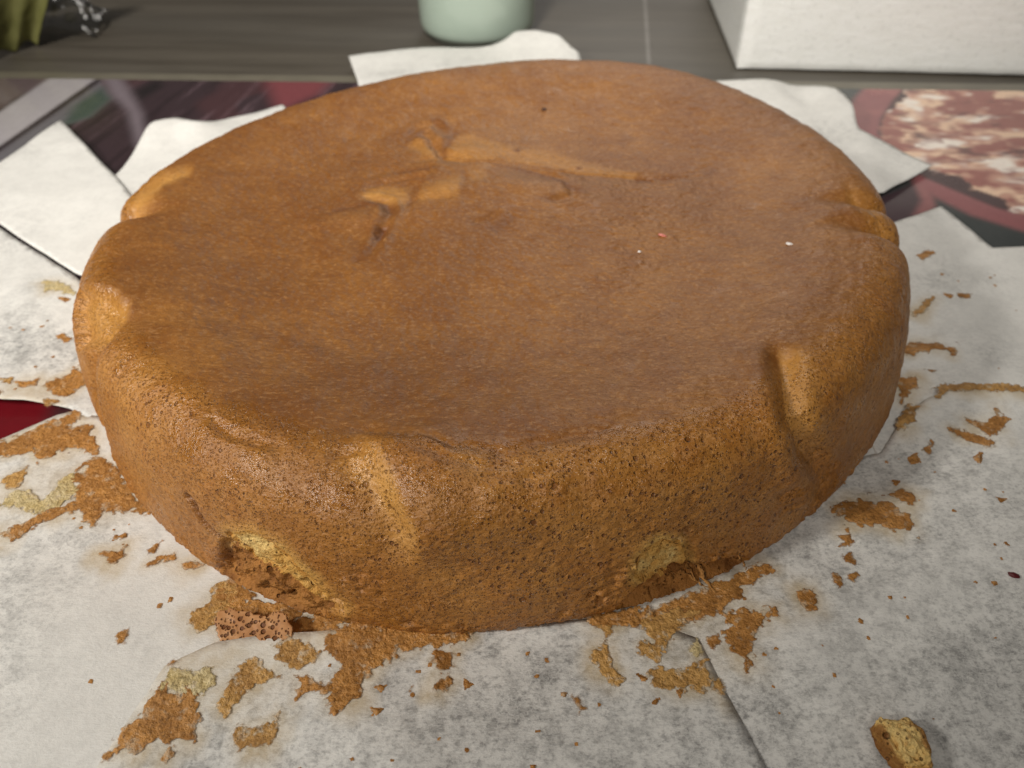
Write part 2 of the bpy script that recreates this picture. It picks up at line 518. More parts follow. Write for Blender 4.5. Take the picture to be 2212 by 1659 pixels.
    strip('edge_trim', -W / 2, W / 2, 0.0, 0.012, ZT + 0.0002, zt - 0.0012, simple('edge_trim_grey', (0.165, 0.148, 0.112), 0.35))
build_placemat()

# ------------------------------------------------------------------ sponge cake
def catmull(pts, n):
    pts = np.array(pts, float)
    d = np.r_[0, np.cumsum(np.linalg.norm(np.diff(pts, axis=0), axis=1))]
    ext = np.vstack([2 * pts[0] - pts[1], pts, 2 * pts[-1] - pts[-2]])
    t = np.linspace(0, d[-1], n)
    k = np.clip(np.searchsorted(d, t, side='right') - 1, 0, len(pts) - 2)
    f = ((t - d[k]) / (d[k + 1] - d[k]))[:, None]
    p0, p1, p2, p3 = ext[k], ext[k + 1], ext[k + 2], ext[k + 3]
    return 0.5 * (2 * p1 + (p2 - p0) * f + (2 * p0 - 5 * p1 + 4 * p2 - p3) * f ** 2 + (3 * p1 - p0 - 3 * p2 + p3) * f ** 3)

def ang_table(tab, th):
    a = np.array(sorted(tab))
    v = np.array([tab[k] for k in a])
    a = np.r_[a - 360, a, a + 360]
    v = np.r_[v, v, v]
    deg = np.degrees(th)
    x = np.interp(deg, a, v)
    for w in (-10, -5, 5, 10):
        x = x + np.interp(deg + w, a, v)
    return x / 5

def build_cake():
    root = link('sponge_cake', None, label='round golden brown sponge cake with sunken wrinkled top on baking paper', cat='cake')
    NT_, NS = 1300, 460
    prof = catmull([(1.066, 0.002), (1.078, 0.03), (1.072, 0.08), (1.062, 0.14), (1.049, 0.20), (1.030, 0.255), (0.998, 0.290), (0.950, 0.308),
                    (0.890, 0.308), (0.82, 0.299), (0.74, 0.281), (0.62, 0.260), (0.48, 0.250), (0.32, 0.253), (0.16, 0.261), (0.0006, 0.265)], NS)
    th = np.linspace(-math.pi, math.pi, NT_, endpoint=False)
    rf = ang_table({-180: .965, -145: .978, -130: .99, -111: 1.018, -95: 1.013, -80: .99, -61: .992, -48: .975, -30: .99, -15: .985, 0: .985, 25: 1.02, 50: 1.03, 67: 1.02, 83: .99, 105: .965, 126: .945, 140: .958, 150: .948, 165: .965}, th)
    hf = ang_table({-90: 1.04, -45: 1.03, 0: 1.0, 30: 1.0, 60: 1.01, 90: .94, 120: .86, 150: .86, 180: .92, -150: .98}, th)
    rr, zz = prof[:, 0], prof[:, 1]
    mixr = np.clip(rr / 0.85, 0, 1) ** 2                     # angular changes fade towards the middle
    Rg = rr[None, :] * (1 + (rf[:, None] - 1) * mixr[None, :])
    Zg = zz[None, :] * (1 + (hf[:, None] - 1) * mixr[None, :])
    V = np.stack([Rg * np.cos(th)[:, None], Rg * np.sin(th)[:, None], Zg], -1).reshape(-1, 3)
    Sg = np.tile(np.arange(NS), NT_)
    def normals(V):
        G = V.reshape(NT_, NS, 3)
        dt = np.roll(G, -1, 0) - np.roll(G, 1, 0)
        ds = np.gradient(G, axis=1)
        n = np.cross(dt, ds)
        n /= np.linalg.norm(n, axis=-1, keepdims=True) + 1e-12
        return n.reshape(-1, 3)
    N = normals(V)
    # broad unevenness
    V = V + N * (0.012 * fbm(V * 2.2, 1, 3) + 0.004 * fbm(V * 7, 2, 3))[:, None] * np.clip(V[:, 2:3] / 0.08, 0.15, 1)
    N = normals(V)
    px, dep = proj(V * K)
    facing = ((CAM / K - V) * N).sum(1) > 0
    order = np.where(facing)[0]
    def pick(x, y):
        d = np.hypot(px[order, 0] - x, px[order, 1] - y)
        c = order[d < 5]
        if len(c) == 0:
            return V[order[np.argmin(d)]]
        return V[c[np.argmin(dep[c])]]
    def line3(pts):
        return np.array([pick(*p) for p in pts])
    def across(pts):
        """distance to a crease, run 0..1, and signed offset to the right of it as photographed"""
        Ln = line3(pts)
        d, t, _ = seg_dist(V, Ln)
        _, _, s = seg_dist(px, np.array(pts, float))
        return d, t, s * d
    disp = np.zeros(len(V))
    pale = np.zeros(len(V))
    crumb = np.zeros(len(V))
    rag = np.zeros(len(V))
    burn = np.zeros(len(V))
    dark = np.zeros(len(V))
    tan = np.zeros(len(V))
    ends = lambda t, a=0.12, b=0.12: sstep(0, a, t) * sstep(1, 1 - b, t)
    w1 = 0.012 * fbm(V * 18, 11, 2)
    # front crease: riser facing left, pale
    d, t, s = across([(775, 925), (800, 970), (838, 1030), (868, 1085), (892, 1140), (905, 1200), (915, 1240)])
    s = -s + w1 * 0.7       # + to the right
    e = ends(t, .25, .35)
    near = d < 0.30
    disp += near * e * (0.022 * sstep(-0.035, 0.008, s) * sstep(0.22, 0.01, s) - 0.014 * np.exp(-((s + 0.04) / 0.035) ** 2))
    pale = np.maximum(pale, e * 1.0 * sstep(-0.080, -0.020, s) * sstep(0.014, -0.006, s))
    # right crease: valley with pale bank on its right
    d, t, s = across([(1672, 735), (1690, 780), (1700, 840), (1712, 900), (1738, 970), (1772, 1030), (1800, 1065)])
    s = -s + w1 * 0.5
    e = ends(t, .12, .3)
    disp += (d < .3) * e * (-0.023 * np.exp(-((s - 0.006) / 0.026) ** 2) + 0.010 * np.exp(-((s + 0.045) / 0.035) ** 2))
    pale = np.maximum(pale, (d < .2) * e * 0.85 * sstep(-0.004, 0.006, s) * sstep(0.085, 0.02, s) * sstep(.95, .45, t))
    # left notch: bright dented facet
    def facet(poly, c, rad, depth, pl, nrm_px=None):
        nonlocal disp, pale
        ctr = pick(*c)
        m = np.linalg.norm(V - ctr, axis=1)
        inside = sdf(px, np.array(poly, float)) * (facing & (m < rad * 3))
        inside = np.where(facing & (m < rad * 3), sdf(px, np.array(poly, float)), -99) + 6 * fbm(V * 30, 15, 2)
        k = sstep(-16, 14, inside)
        disp -= depth * sstep(-16, 22, inside)
        pale = np.maximum(pale, pl * k)
    facet([(150, 625), (235, 632), (270, 655), (262, 675), (228, 706), (186, 748), (150, 760)], (225, 680), 0.16, 0.030, 0.9)
    facet([(265, 440), (300, 405), (345, 372), (410, 362), (400, 378), (350, 398), (322, 425), (270, 452)], (330, 400), 0.16, 0.014, 0.8)
    facet([(1835, 405), (1885, 425), (1925, 480), (1930, 500), (1890, 468), (1850, 438)], (1885, 450), 0.16, 0.012, 0.45)
    for (x, y), dp, wd in (((272, 448), .055, .045), ((196, 742), .022, .04), ((1926, 492), .035, .035), ((1884, 424), .03, .03), ((150, 690), -.010, .06)):
        q = pick(x, y)
        dth = np.arctan2(V[:, 1], V[:, 0]) - math.atan2(q[1], q[0])
        dth = (dth + math.pi) % (2 * math.pi) - math.pi
        disp -= dp * np.exp(-(dth / wd) ** 2) * sstep(.78, 1.0, np.hypot(V[:, 0], V[:, 1]))
    # crack across the top: the far lip stands higher and shows a paler face
    d, t, s = across([(880, 345), (955, 335), (1000, 345), (1060, 347), (1130, 356), (1220, 367), (1310, 377), (1400, 384), (1480, 380), (1540, 374)])
    s = s + 0.010 * fbm(V * 16, 13, 3)                      # + towards the far side
    face_w = np.interp(t, [0, .15, .3, .55, .8, 1], [.03, .075, .062, .040, .020, .004])
    amp = np.interp(t, [0, .12, .3, .6, .85, 1], [0.0, .015, .017, .012, .007, 0.0])
    disp += (d < .5) * amp * (sstep(-0.006, 1.0, s / face_w) * sstep(.42, .06, s) - 0.35 * np.exp(-((s + .012) / .02) ** 2))
    z9 = lambda L: np.array([(658 + .4216 * x, 192 + .4216 * y) for x, y in L])
    def tint(poly, k, soft=4, jag=3, which='pale'):
        nonlocal pale, tan
        m = np.where(facing, sdf(px, z9(poly)) + jag * fbm(V * 45, 17, 3), -99)
        m = k * sstep(-2.2 * soft, 2.2 * soft, m)
        if which == 'pale':
            pale = np.maximum(pale, m)
        else:
            tan = np.maximum(tan, m)
    tint([(715, 362), (745, 300), (790, 238), (850, 235), (960, 270), (1080, 300), (1250, 320), (1400, 368), (1560, 405), (1710, 432), (1690, 462), (1450, 442), (1250, 397), (1150, 386), (1000, 356), (900, 372), (800, 367)], .34, 3, 5)
    tint([(280, 548), (340, 518), (440, 508), (540, 520), (548, 560), (500, 604), (450, 584), (380, 570)], .6, 5, 5)
    tint([(590, 555), (700, 490), (818, 468), (820, 505), (790, 562), (700, 575), (600, 582)], .42, 7, 4)
    tint([(838, 425), (930, 425), (935, 490), (850, 505)], .25, 6)
    tint([(560, 270), (640, 300), (720, 350), (690, 385), (600, 340), (540, 300)], .4, 6)
    tint([(600, 170), (700, 190), (740, 240), (690, 290), (610, 250), (575, 215)], .55, 8, 4, 'tan')
    tint([(760, 370), (900, 375), (950, 400), (820, 430), (720, 420)], .6, 6, 4, 'tan')
    tint([(960, 480), (1100, 455), (1300, 500), (1390, 540), (1200, 570), (1000, 540)], .55, 8, 4, 'tan')
    tint([(1080, 380), (1300, 410), (1650, 470), (1640, 560), (1440, 520), (1250, 450)], .5, 14, 6, 'tan')
    tint([(830, 190), (1080, 170), (1240, 240), (1230, 310), (1080, 285), (900, 230)], .6, 14, 6, 'tan')
    tint([(130, 640), (300, 600), (420, 620), (400, 700), (300, 730), (150, 700)], .35, 12, 6, 'tan')
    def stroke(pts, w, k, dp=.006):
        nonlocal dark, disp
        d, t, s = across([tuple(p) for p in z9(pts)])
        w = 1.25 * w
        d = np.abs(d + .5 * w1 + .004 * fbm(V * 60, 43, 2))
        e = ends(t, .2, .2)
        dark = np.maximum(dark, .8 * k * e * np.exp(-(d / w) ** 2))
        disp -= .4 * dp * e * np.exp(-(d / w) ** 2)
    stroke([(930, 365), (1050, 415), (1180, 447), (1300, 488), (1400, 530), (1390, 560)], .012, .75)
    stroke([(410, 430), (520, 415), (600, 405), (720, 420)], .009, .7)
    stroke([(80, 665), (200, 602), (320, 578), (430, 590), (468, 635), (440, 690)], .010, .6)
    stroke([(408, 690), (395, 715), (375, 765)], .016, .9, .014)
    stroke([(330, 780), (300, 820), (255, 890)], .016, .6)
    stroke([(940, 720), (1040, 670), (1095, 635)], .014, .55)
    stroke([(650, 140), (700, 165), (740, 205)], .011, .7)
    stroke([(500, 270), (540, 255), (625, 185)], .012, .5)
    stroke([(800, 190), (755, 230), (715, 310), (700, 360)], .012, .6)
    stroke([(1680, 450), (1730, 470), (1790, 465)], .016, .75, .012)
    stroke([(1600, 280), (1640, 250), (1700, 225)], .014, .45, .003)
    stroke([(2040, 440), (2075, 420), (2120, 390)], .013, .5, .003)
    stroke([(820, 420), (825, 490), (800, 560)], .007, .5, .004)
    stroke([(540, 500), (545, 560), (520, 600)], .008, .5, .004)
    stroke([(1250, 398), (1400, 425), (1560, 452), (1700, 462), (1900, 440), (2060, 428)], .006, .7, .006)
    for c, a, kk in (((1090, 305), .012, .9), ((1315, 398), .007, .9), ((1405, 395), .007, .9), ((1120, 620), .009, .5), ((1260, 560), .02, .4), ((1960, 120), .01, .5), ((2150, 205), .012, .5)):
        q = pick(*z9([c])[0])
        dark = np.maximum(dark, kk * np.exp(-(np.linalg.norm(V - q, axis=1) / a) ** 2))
    # wrinkles about the crack
    def groove(pts, w, dp, pl=0.0, up=0.0):
        nonlocal disp, pale
        d, t, s = across(pts)
        e = ends(t, .3, .3)
        d = d + 0.4 * w1
        disp += .55 * e * (-dp * np.exp(-(d / w) ** 2) + up * np.exp(-((d - 2 * w) / w) ** 2))
        pale = np.maximum(pale, pl * e * np.exp(-(d / (1.6 * w)) ** 2))
    groove([(905, 272), (930, 300), (952, 330), (985, 350)], .014, .014, 0, .006)
    groove([(868, 300), (900, 270), (940, 262), (962, 290)], .012, .010, 0, .007)
    groove([(985, 352), (1060, 352), (1130, 365), (1190, 382), (1238, 405)], .011, .013, 0, .007)
    groove([(1238, 400), (1236, 425), (1200, 432), (1165, 432)], .014, .008, 0, .004)
    groove([(780, 405), (830, 388), (900, 376), (955, 380)], .014, .012, 0, .006)
    groove([(740, 432), (790, 420), (838, 432), (845, 460), (822, 500), (806, 535), (785, 560)], .012, .013, 0, .008)
    groove([(870, 430), (930, 428), (1010, 424)], .012, .006)
    groove([(1000, 480), (1050, 470), (1090, 452)], .012, .009)
    groove([(700, 470), (760, 500), (800, 520)], .03, .008)
    groove([(1340, 310), (1370, 295), (1390, 280)], .012, .004)
    groove([(1490, 372), (1520, 358), (1545, 345)], .01, .005)
    for c, a, ht in (((960, 410), .05, .006), ((1000, 322), .05, .010), ((935, 300), .04, .012), ((1150, 405), .06, .010), ((790, 470), .07, .012)):
        q = pick(*c)
        dd = V - q
        r = np.sqrt((dd[:, 0] * 0.6) ** 2 + (dd[:, 1] * 1.5) ** 2 + dd[:, 2] ** 2) + w1 * 0.8
        disp += ht * np.exp(-(r / a) ** 2)
    # ridge where the top skin breaks over the shoulder
    for pts in ([(720, 950), (800, 935), (900, 955), (980, 975), (1080, 985), (1200, 965), (1320, 925), (1450, 880)],
                [(860, 985), (960, 1010), (1060, 1012), (1160, 1000)], [(700, 1000), (760, 985), (820, 990)],
                [(1020, 1040), (1120, 1040), (1250, 1010)], [(420, 900), (520, 950), (620, 985)]):
        d, t, s = across(pts)
        s = s + 0.016 * fbm(V * 22, 19, 3)
        disp += (d < .12) * ends(t, .2, .2) * (0.005 * sstep(-.012, .012, s) * sstep(.1, .02, s) - .004 * np.exp(-((s + .01) / .012) ** 2))
    # torn base, left: pulled-out crumb, brown rough hollow under it
    def hollow(poly, depth, soft):
        nonlocal disp, rag
        s = np.where(facing, sdf(px, np.array(poly, float)), -99) + 10 * fbm(V * 26, 23, 3)
        k = sstep(-soft, soft, s)
        disp -= depth * k
        rag = np.maximum(rag, k)
        return k
    k = hollow([(488, 1165), (530, 1195), (600, 1240), (660, 1282), (735, 1318), (700, 1345), (600, 1330), (520, 1295), (470, 1262)], .016, 22)
    k2 = hollow([(1400, 1262), (1500, 1228), (1600, 1205), (1630, 1222), (1560, 1268), (1480, 1300), (1400, 1320), (1340, 1318)], .026, 10)
    kl = np.where(facing, sdf(px, np.array([(490, 1150), (540, 1152), (600, 1182), (655, 1238), (705, 1290), (742, 1312), (690, 1300), (620, 1262), (550, 1225), (505, 1192)], float)), -99)
    kr = np.where(facing, sdf(px, np.array([(1378, 1215), (1395, 1188), (1432, 1172), (1470, 1178), (1482, 1205), (1478, 1240), (1440, 1262), (1395, 1262), (1376, 1245)], float)), -99)
    nz = fbm(V * 30, 27, 3)
    crumb_l = kl + 7 * nz
    crumb_r = kr + 7 * nz
    disp -= 0.014 * sstep(-6, 10, crumb_r)
    disp -= 0.006 * sstep(-6, 10, crumb_l)
    rag = np.maximum(rag, 0.35 * np.maximum(sstep(-4, 8, crumb_l), sstep(-4, 8, crumb_r)))
    crumb = np.maximum(crumb, 0.9 * np.maximum(sstep(-34, 3, crumb_l), sstep(-34, 3, crumb_r)))
    # cracks running from the tears
    def crack(pts, w, dp, sh=0.0):
        nonlocal disp, burn
        d, t, s = across(pts)
        s = s + 0.010 * fbm(V * 40, 29, 3)
        e = ends(t, .08, .10)
        disp += e * (d < .1) * (-dp * np.exp(-(s / w) ** 2) + sh * sstep(0, w * 1.5, s) * sstep(.07, .01, s))
        burn = np.maximum(burn, e * (d < .1) * np.exp(-(s / (w * 1.4)) ** 2))
    crack([(392, 1070), (415, 1092), (432, 1122), (452, 1148), (478, 1170), (500, 1195)], .006, .018)
    crack([(478, 1175), (480, 1210), (488, 1245), (480, 1265)], .008, .008)
    crack([(1470, 1180), (1482, 1160), (1490, 1140)], .007, .014)
    crack([(1482, 1180), (1492, 1215), (1500, 1245)], .008, .020)
    crack([(640, 1262), (700, 1300), (740, 1315)], .010, .020)
    # scuffs and missing skin on the wall
    for c, a, k0 in (((1700, 1085), .035, 1), ((1730, 1075), .03, 1), ((1775, 1080), .03, 1), ((1600, 1130), .03, .7), ((1800, 1030), .05, .8), ((1780, 1000), .04, .6), ((1560, 1200), .04, .8),
                     ((790, 1265), .05, .8), ((760, 1240), .04, .6), ((870, 1250), .03, .5), ((455, 1225), .04, .8), ((1500, 1170), .03, .7), ((1345, 1255), .05, .7), ((1300, 1300), .05, .7)):
        q = pick(*c)
        kk = np.exp(-(np.linalg.norm(V - q, axis=1) / a) ** 2) * k0
        rag = np.maximum(rag, 0.55 * sstep(.2, .7, kk + 0.35 * nz * (kk > .05)))
    # ragged foot
    foot = sstep(0.07, 0.0, V[:, 2] + 0.03 * fbm(V * 20, 31, 3)) * (Sg < NS * 0.4)
    rag = np.maximum(rag, 0.45 * foot)
    # skin relief
    topm = sstep(0.22, 0.30, V[:, 2]) 
    disp += 0.0022 * fbm(V * 34, 3, 3) + 0.0010 * fbm(V * 90, 4, 2)
    disp += (1 - topm) * 0.0016 * fbm(V * 120, 8, 2)
    pit = fbm(V * 60, 35, 3)
    disp += rag * (0.018 * fbm(V * 55, 33, 4, .65) - 0.030 * sstep(.25, .6, pit))
    px0 = px
    V = V + N * disp[:, None]
    V[:, 2] = np.maximum(V[:, 2], 0.002)
    # faces
    idx = np.arange(NT_ * NS).reshape(NT_, NS)
    nxt = np.roll(idx, -1, 0)
    F = np.stack([idx[:, :-1].ravel(), nxt[:, :-1].ravel(), nxt[:, 1:].ravel(), idx[:, 1:].ravel()], 1)
    side = sstep(0.93, 0.985, np.hypot(V[:, 0], V[:, 1]) + 0.02 * fbm(V * 9, 37, 2)) * sstep(0.305, 0.27, V[:, 2] + 0.02 * fbm(V * 8, 39, 2))
    side = np.maximum(side, 0.85 * sstep(.88, .97, np.hypot(V[:, 0], V[:, 1])) * sstep(0.1, -0.5, V[:, 1]))
    tone_body = np.stack([pale, crumb, side], 1)
    torn = np.maximum(rag * 1.6, burn)
    # three parts: crust, two patches of torn crumb
    lab = np.zeros(len(V), int)
    lab[crumb_l > -1] = 1
    lab[crumb_r > -1] = 2
    hol = (rag > 0.7)
    lab[hol & (k > .8) & (lab == 0)] = 3
    lab[hol & (k2 > .8) & (lab == 0)] = 4
    fl = lab[F].max(1)
    edge_l = sstep(16, -1, crumb_l)
    edge_r = sstep(22, -1, crumb_r)
    for code, nm, lb in ((0, 'crust', None), (1, 'exposed_crumb', 'bright yellow torn crumb low on the left front of the cake'), (2, 'exposed_crumb', 'pale yellow torn crumb low on the right front of the cake'),
                         (3, 'torn_hollow', None), (4, 'torn_hollow', None)):
        f = F[fl == code]
        if len(f) == 0:
            continue
        used, inv = np.unique(f.ravel(), return_inverse=True)
        me = mesh_np(nm, V[used] * K, inv.reshape(f.shape))
        if code == 0:
            vcol(me, 'tone', tone_body[used])
            vcol(me, 'mark', np.stack([np.maximum(dark, .8 * burn), tan, rag], 1)[used])
            link(nm, me, M_CRUST, root)
        else:
            e = {1: edge_l, 2: edge_r, 3: np.ones(len(V)), 4: np.ones(len(V))}[code][used]
            hol_ = float(code > 2)
            vcol(me, 'tone', np.stack([e * hol_, e * (1 - hol_), e * 0], 1))
            link(nm, me, M_CRUMB, root, label=lb)
    # ragged shreds of crust that hang from the right-hand tear
    for (x0, y0, x1, y1, w) in ((1520, 1225, 1545, 1280, 14), (1490, 1265, 1545, 1278, 10), (1602, 1208, 1618, 1232, 5), (1500, 1228, 1512, 1262, 9)):
        a, b = gp(x0, y0, .012), gp(x1, y1, .004)
        a = np.array(pick(x0, y0)) * K + (CAM - a) * 0.008
        b = b + (CAM - b) * 0.02
        n = 10
        vs, fs = [], []
        for i in range(n + 1):
            tt = i / n
            c = a + (b - a) * tt + rng.normal(0, .0003, 3)
            ww = w * 6.0e-5 * (1 - .6 * tt) * rng.uniform(.6, 1.3)
            for sgn, dz in ((-1, 0), (0, 1), (1, 0), (0, -1)):
                vs.append(c + _R * sgn * ww + (CAM - c) / np.linalg.norm(CAM - c) * dz * ww * .6)
        for i in range(n):
            for j in range(4):
                fs.append((i * 4 + j, i * 4 + (j + 1) % 4, i * 4 + 4 + (j + 1) % 4, i * 4 + 4 + j))
        me = mesh_np('crust_shred', np.array(vs), np.array(fs))
        vcol(me, 'tone', np.tile([.9, 0, 0], (len(vs), 1)))
        link('crust_shred', me, M_CRUMB, root)
    return V, pick
CAKE_V, cake_pick = build_cake()

# ------------------------------------------------------------------ baking paper
paper = link('baking_paper', None, label='crumb stained baking paper liner with unfolded flaps spread under the cake', cat='baking paper')

def wave(P):
    r = np.linalg.norm(P, axis=1) / K
    a = sstep(1.02, 1.35, r)
    return a * (0.0013 * fbm(P * 30, 81, 3) + 0.0012 * fbm(P * 12, 83, 2) - 0.0008 * np.abs(fbm(P * 16 + 5, 91, 2)) + 0.0018)

def curve(pts, n=5):
    return [tuple(p) for p in catmull(pts, len(pts) * n)]

class Flap:
    def __init__(s, pts, off, lift=None, touch=0.5, oil=(), base=0.0, label=None, name='paper_flap', clip=None):
        s.poly = gpl(pts, base)
        s.off, s.lift, s.touch, s.oil = off, lift, touch, oil
        step = 0.0018
        b = []
        n = len(s.poly)
        for i in range(n):
            a, c = s.poly[i], s.poly[(i + 1) % n]
            k = max(1, int(np.linalg.norm(c - a) / step))
            for j in range(k):
                b.append(a + (c - a) * j / k)
        b = np.array(b)
        lo, hi = b.min(0), b.max(0)
        gx, gy = np.meshgrid(np.arange(lo[0], hi[0], step), np.arange(lo[1], hi[1], step))
        g = np.stack([gx.ravel(), gy.ravel()], 1) + rng.normal(0, step * .12, (gx.size, 2))
        g = g[(sdf(g, s.poly) > step * .6)]
        co = [Vector(p) for p in b] + [Vector(p) for p in g]
        ed = [(i, (i + 1) % len(b)) for i in range(len(b))]
        v, _, f, _, _, _ = delaunay_2d_cdt(co, ed, [], 1, 1e-6)
        V2 = np.array([tuple(p) for p in v])
        T = np.array([t for t in f if len(t) == 3])
        V = np.concatenate([V2, s.z(V2)[:, None]], 1)
        me = mesh_np(name, V, T)
        tch = np.clip(touch + 0.55 * fbm(V2 * 28, 85, 3) + 0.25 * fbm(V2 * 70, 87, 2), 0, 1)
        if lift is not None:
            tch *= np.clip(1 - s.liftz(V2) / 0.003, 0.15, 1)
        oil_v = np.zeros(len(V2))
        for (x, y, r, k) in oil:
            q = gp(x, y)[:2]
            oil_v = np.maximum(oil_v, k * sstep(1.2, .4, np.linalg.norm(V2 - q, axis=1) / r + .35 * fbm(V2 * 120, 89, 3)))
        vcol(me, 'tone', np.stack([tch, oil_v, oil_v * 0], 1))
        s.V2, s.tch, s.oilv, s.me = V2, tch, oil_v, me
        s.o = link(name, me, M_PAPER, paper, label=label)
        so = s.o.modifiers.new('thickness', 'SOLIDIFY')
        so.thickness, so.offset = 0.00012, -1
    def liftz(s, P):
        z = np.zeros(len(P))
        if s.lift:
            for pts, h, w in s.lift:
                d, t, _ = seg_dist(P, gpl(pts, s_z) if False else gpl(pts))
                z = np.maximum(z, h * np.exp(-(d / w) ** 1.5))
        return z
    def z(s, P):
        return s.off + wave(P) + s.liftz(P)

th = np.linspace(0, 2 * math.pi, 72, endpoint=False)
disc = []
for t in th:
    P = np.array([[1.10 * K * math.cos(t), 1.10 * K * math.sin(t), 0.0]])
    q, _ = proj(P)
    disc.append((q[0, 0], q[0, 1]))
flap_base = Flap(disc, .0001, touch=.35, name='base_sheet')
flap_B = Flap([(240, 400)] + curve([(256, 384), (300, 330), (340, 294), (388, 283), (440, 292), (500, 266), (560, 248), (612, 232)]) + [(720, 350), (520, 480), (330, 490)], .0004,
              [([(345, 296), (390, 286), (435, 293)], .006, .013)], .30)
flap_C = Flap([(754, 128)] + curve([(760, 127), (900, 119), (1000, 117), (1085, 110), (1120, 99), (1160, 97), (1200, 105), (1250, 126)]) + [(1300, 300), (800, 300), (772, 175)], .0004,
              [([(1120, 102), (1160, 100), (1200, 108)], .006, .013), ([(880, 125), (960, 124)], .002, .02)], .25)
flap_D = Flap(curve([(1550, 183), (1640, 189), (1700, 201), (1745, 223), (1785, 228), (1812, 240), (1834, 268), (1852, 298), (1885, 314), (1930, 331)]) + [(2010, 368), (1905, 428), (1700, 450), (1400, 260)], .0005,
              [([(1755, 224), (1790, 231), (1828, 262)], .006, .012), ([(1650, 200), (1700, 240)], .003, .012), ([(1860, 300), (1880, 400)], .0016, .008)], .28)
flap_A = Flap([(135, 268), (190, 328), (252, 390), (330, 480), (330, 660), (166, 597), (0, 492), (-140, 410), (-140, 462), (0, 362)][:7] + [(-170, 390), (-170, 480), (0, 362)][:1] + [(-60, 404), (0, 362)], .0009, [([(60, 430), (180, 330)], .0018, .018)], .30)
flap_G = Flap([(0, 498), (165, 602), (330, 760), (330, 880), (190, 905), (152, 888), (130, 885), (60, 880), (0, 879), (-160, 872), (-160, 400)], .0006,
              [([(-160, 872), (0, 879), (60, 880)], .002, .010)], .50, [(60, 870, .012, .5)])
flap_H = Flap([(-200, 1040), (0, 960), (60, 932), (125, 902), (160, 892), (420, 950), (760, 1150), (860, 1440), (820, 1780), (-200, 1780)], .0007,
              None, .34, [(90, 1060, .012, .35), (250, 1040, .014, .4)])
flap_E = Flap([(1905, 497), (1975, 478), (2028, 458), (2082, 502), (2140, 545), (2230, 541), (2420, 535), (2420, 960), (2100, 960), (1900, 1000), (1750, 700)], .0005, None, .34)
flap_I = Flap([(1900, 985), (1945, 920), (1990, 884), (2040, 863), (2120, 859), (2212, 868), (2420, 890), (2420, 1800), (1400, 1800), (1240, 1450), (1150, 1300), (1500, 1050)], .0007,
              [([(1945, 925), (1990, 888), (2040, 867), (2120, 863), (2212, 872), (2420, 892)], .0026, .010), ([(1850, 1150), (2000, 1120), (2212, 1010)], .0014, .012), ([(1750, 1420), (1900, 1330), (2100, 1230), (2300, 1180)], .0016, .016)], .95, [(1480, 1330, .02, .3)])
flap_F = Flap([(172, 1745), (242, 1640), (300, 1555), (372, 1462), (405, 1445), (478, 1410), (560, 1396), (640, 1388), (760, 1380), (880, 1373), (1000, 1366), (1120, 1358), (1280, 1343), (1400, 1350), (1506, 1388), (1560, 1498), (1650, 1672), (1710, 1800), (140, 1800)], .0012,
              [([(372, 1466), (405, 1448), (478, 1412), (560, 1398), (640, 1390), (760, 1382)], .0024, .010), ([(946, 1440), (930, 1540), (926, 1660), (924, 1780)], .0009, .0022), ([(640, 1500), (760, 1580), (900, 1700)], .0012, .012)], .92,
              [(440, 1470, .011, .55), (1450, 1440, .010, .25), (620, 1400, .012, .3), (560, 1480, .01, .3)])

# crust left sticking to the paper: ragged thin flakes with real relief
def residue(flap, px_poly, mat, name='crust_residue', thick=0.00022, holes=0.30, seed=0):
    poly = gpl(px_poly, flap.off)
    return residue_world(flap, poly, mat, name, thick, holes, seed)

def residue_geo(flap, poly, thick, holes, seed):
    lo, hi = poly.min(0) - .0012, poly.max(0) + .0012
    size = (hi - lo).max()
    step = 0.00022 if size < .035 else 0.00034
    nx, ny = max(4, int((hi[0] - lo[0]) / step)), max(4, int((hi[1] - lo[1]) / step))
    gx, gy = np.meshgrid(lo[0] + np.arange(nx) * step, lo[1] + np.arange(ny) * step, indexing='ij')
    P = np.stack([gx.ravel(), gy.ravel()], 1) + rng.normal(0, step * .18, (nx * ny, 2))
    s = sdf(P, poly)
    n = fbm(P * 520, 100 + seed, 4, .7)
    n2 = fbm(P * 1300, 140 + seed, 3, .6)
    amp = min(1.0, size / .016)
    rag = s + amp * (0.0010 + 0.0013 * n + 0.0009 * n2)
    rag = rag - amp * holes * 0.004 * np.clip(fbm(P * 300, 170 + seed, 3) - 0.05, 0, 1) * 2
    idx = np.arange(nx * ny).reshape(nx, ny)
    F = np.stack([idx[:-1, :-1].ravel(), idx[1:, :-1].ravel(), idx[1:, 1:].ravel(), idx[:-1, 1:].ravel()], 1)
    F = F[(rag[F] > 0).sum(1) >= 3]
    if len(F) == 0:
        return None
    z = flap.z(P) + 0.00008 + thick * sstep(0, .0011, rag) * (0.75 + 0.75 * n2 + .4 * n)
    used, inv = np.unique(F.ravel(), return_inverse=True)
    V = np.concatenate([P[used], np.maximum(z, flap.z(P) + .00005)[used][:, None]], 1)
    return V, inv.reshape(F.shape), sstep(.0016, 0, rag)[used]

def residue_world(flap, poly, mat, name, thick, holes, seed):
    g = residue_geo(flap, poly, thick, holes, seed)
    if g is None:
        return
    me = mesh_np(name, g[0], g[1])
    vcol(me, 'tone', np.stack([g[2], g[2] * 0, g[2] * 0], 1))
    return link(name, me, mat, flap.o)

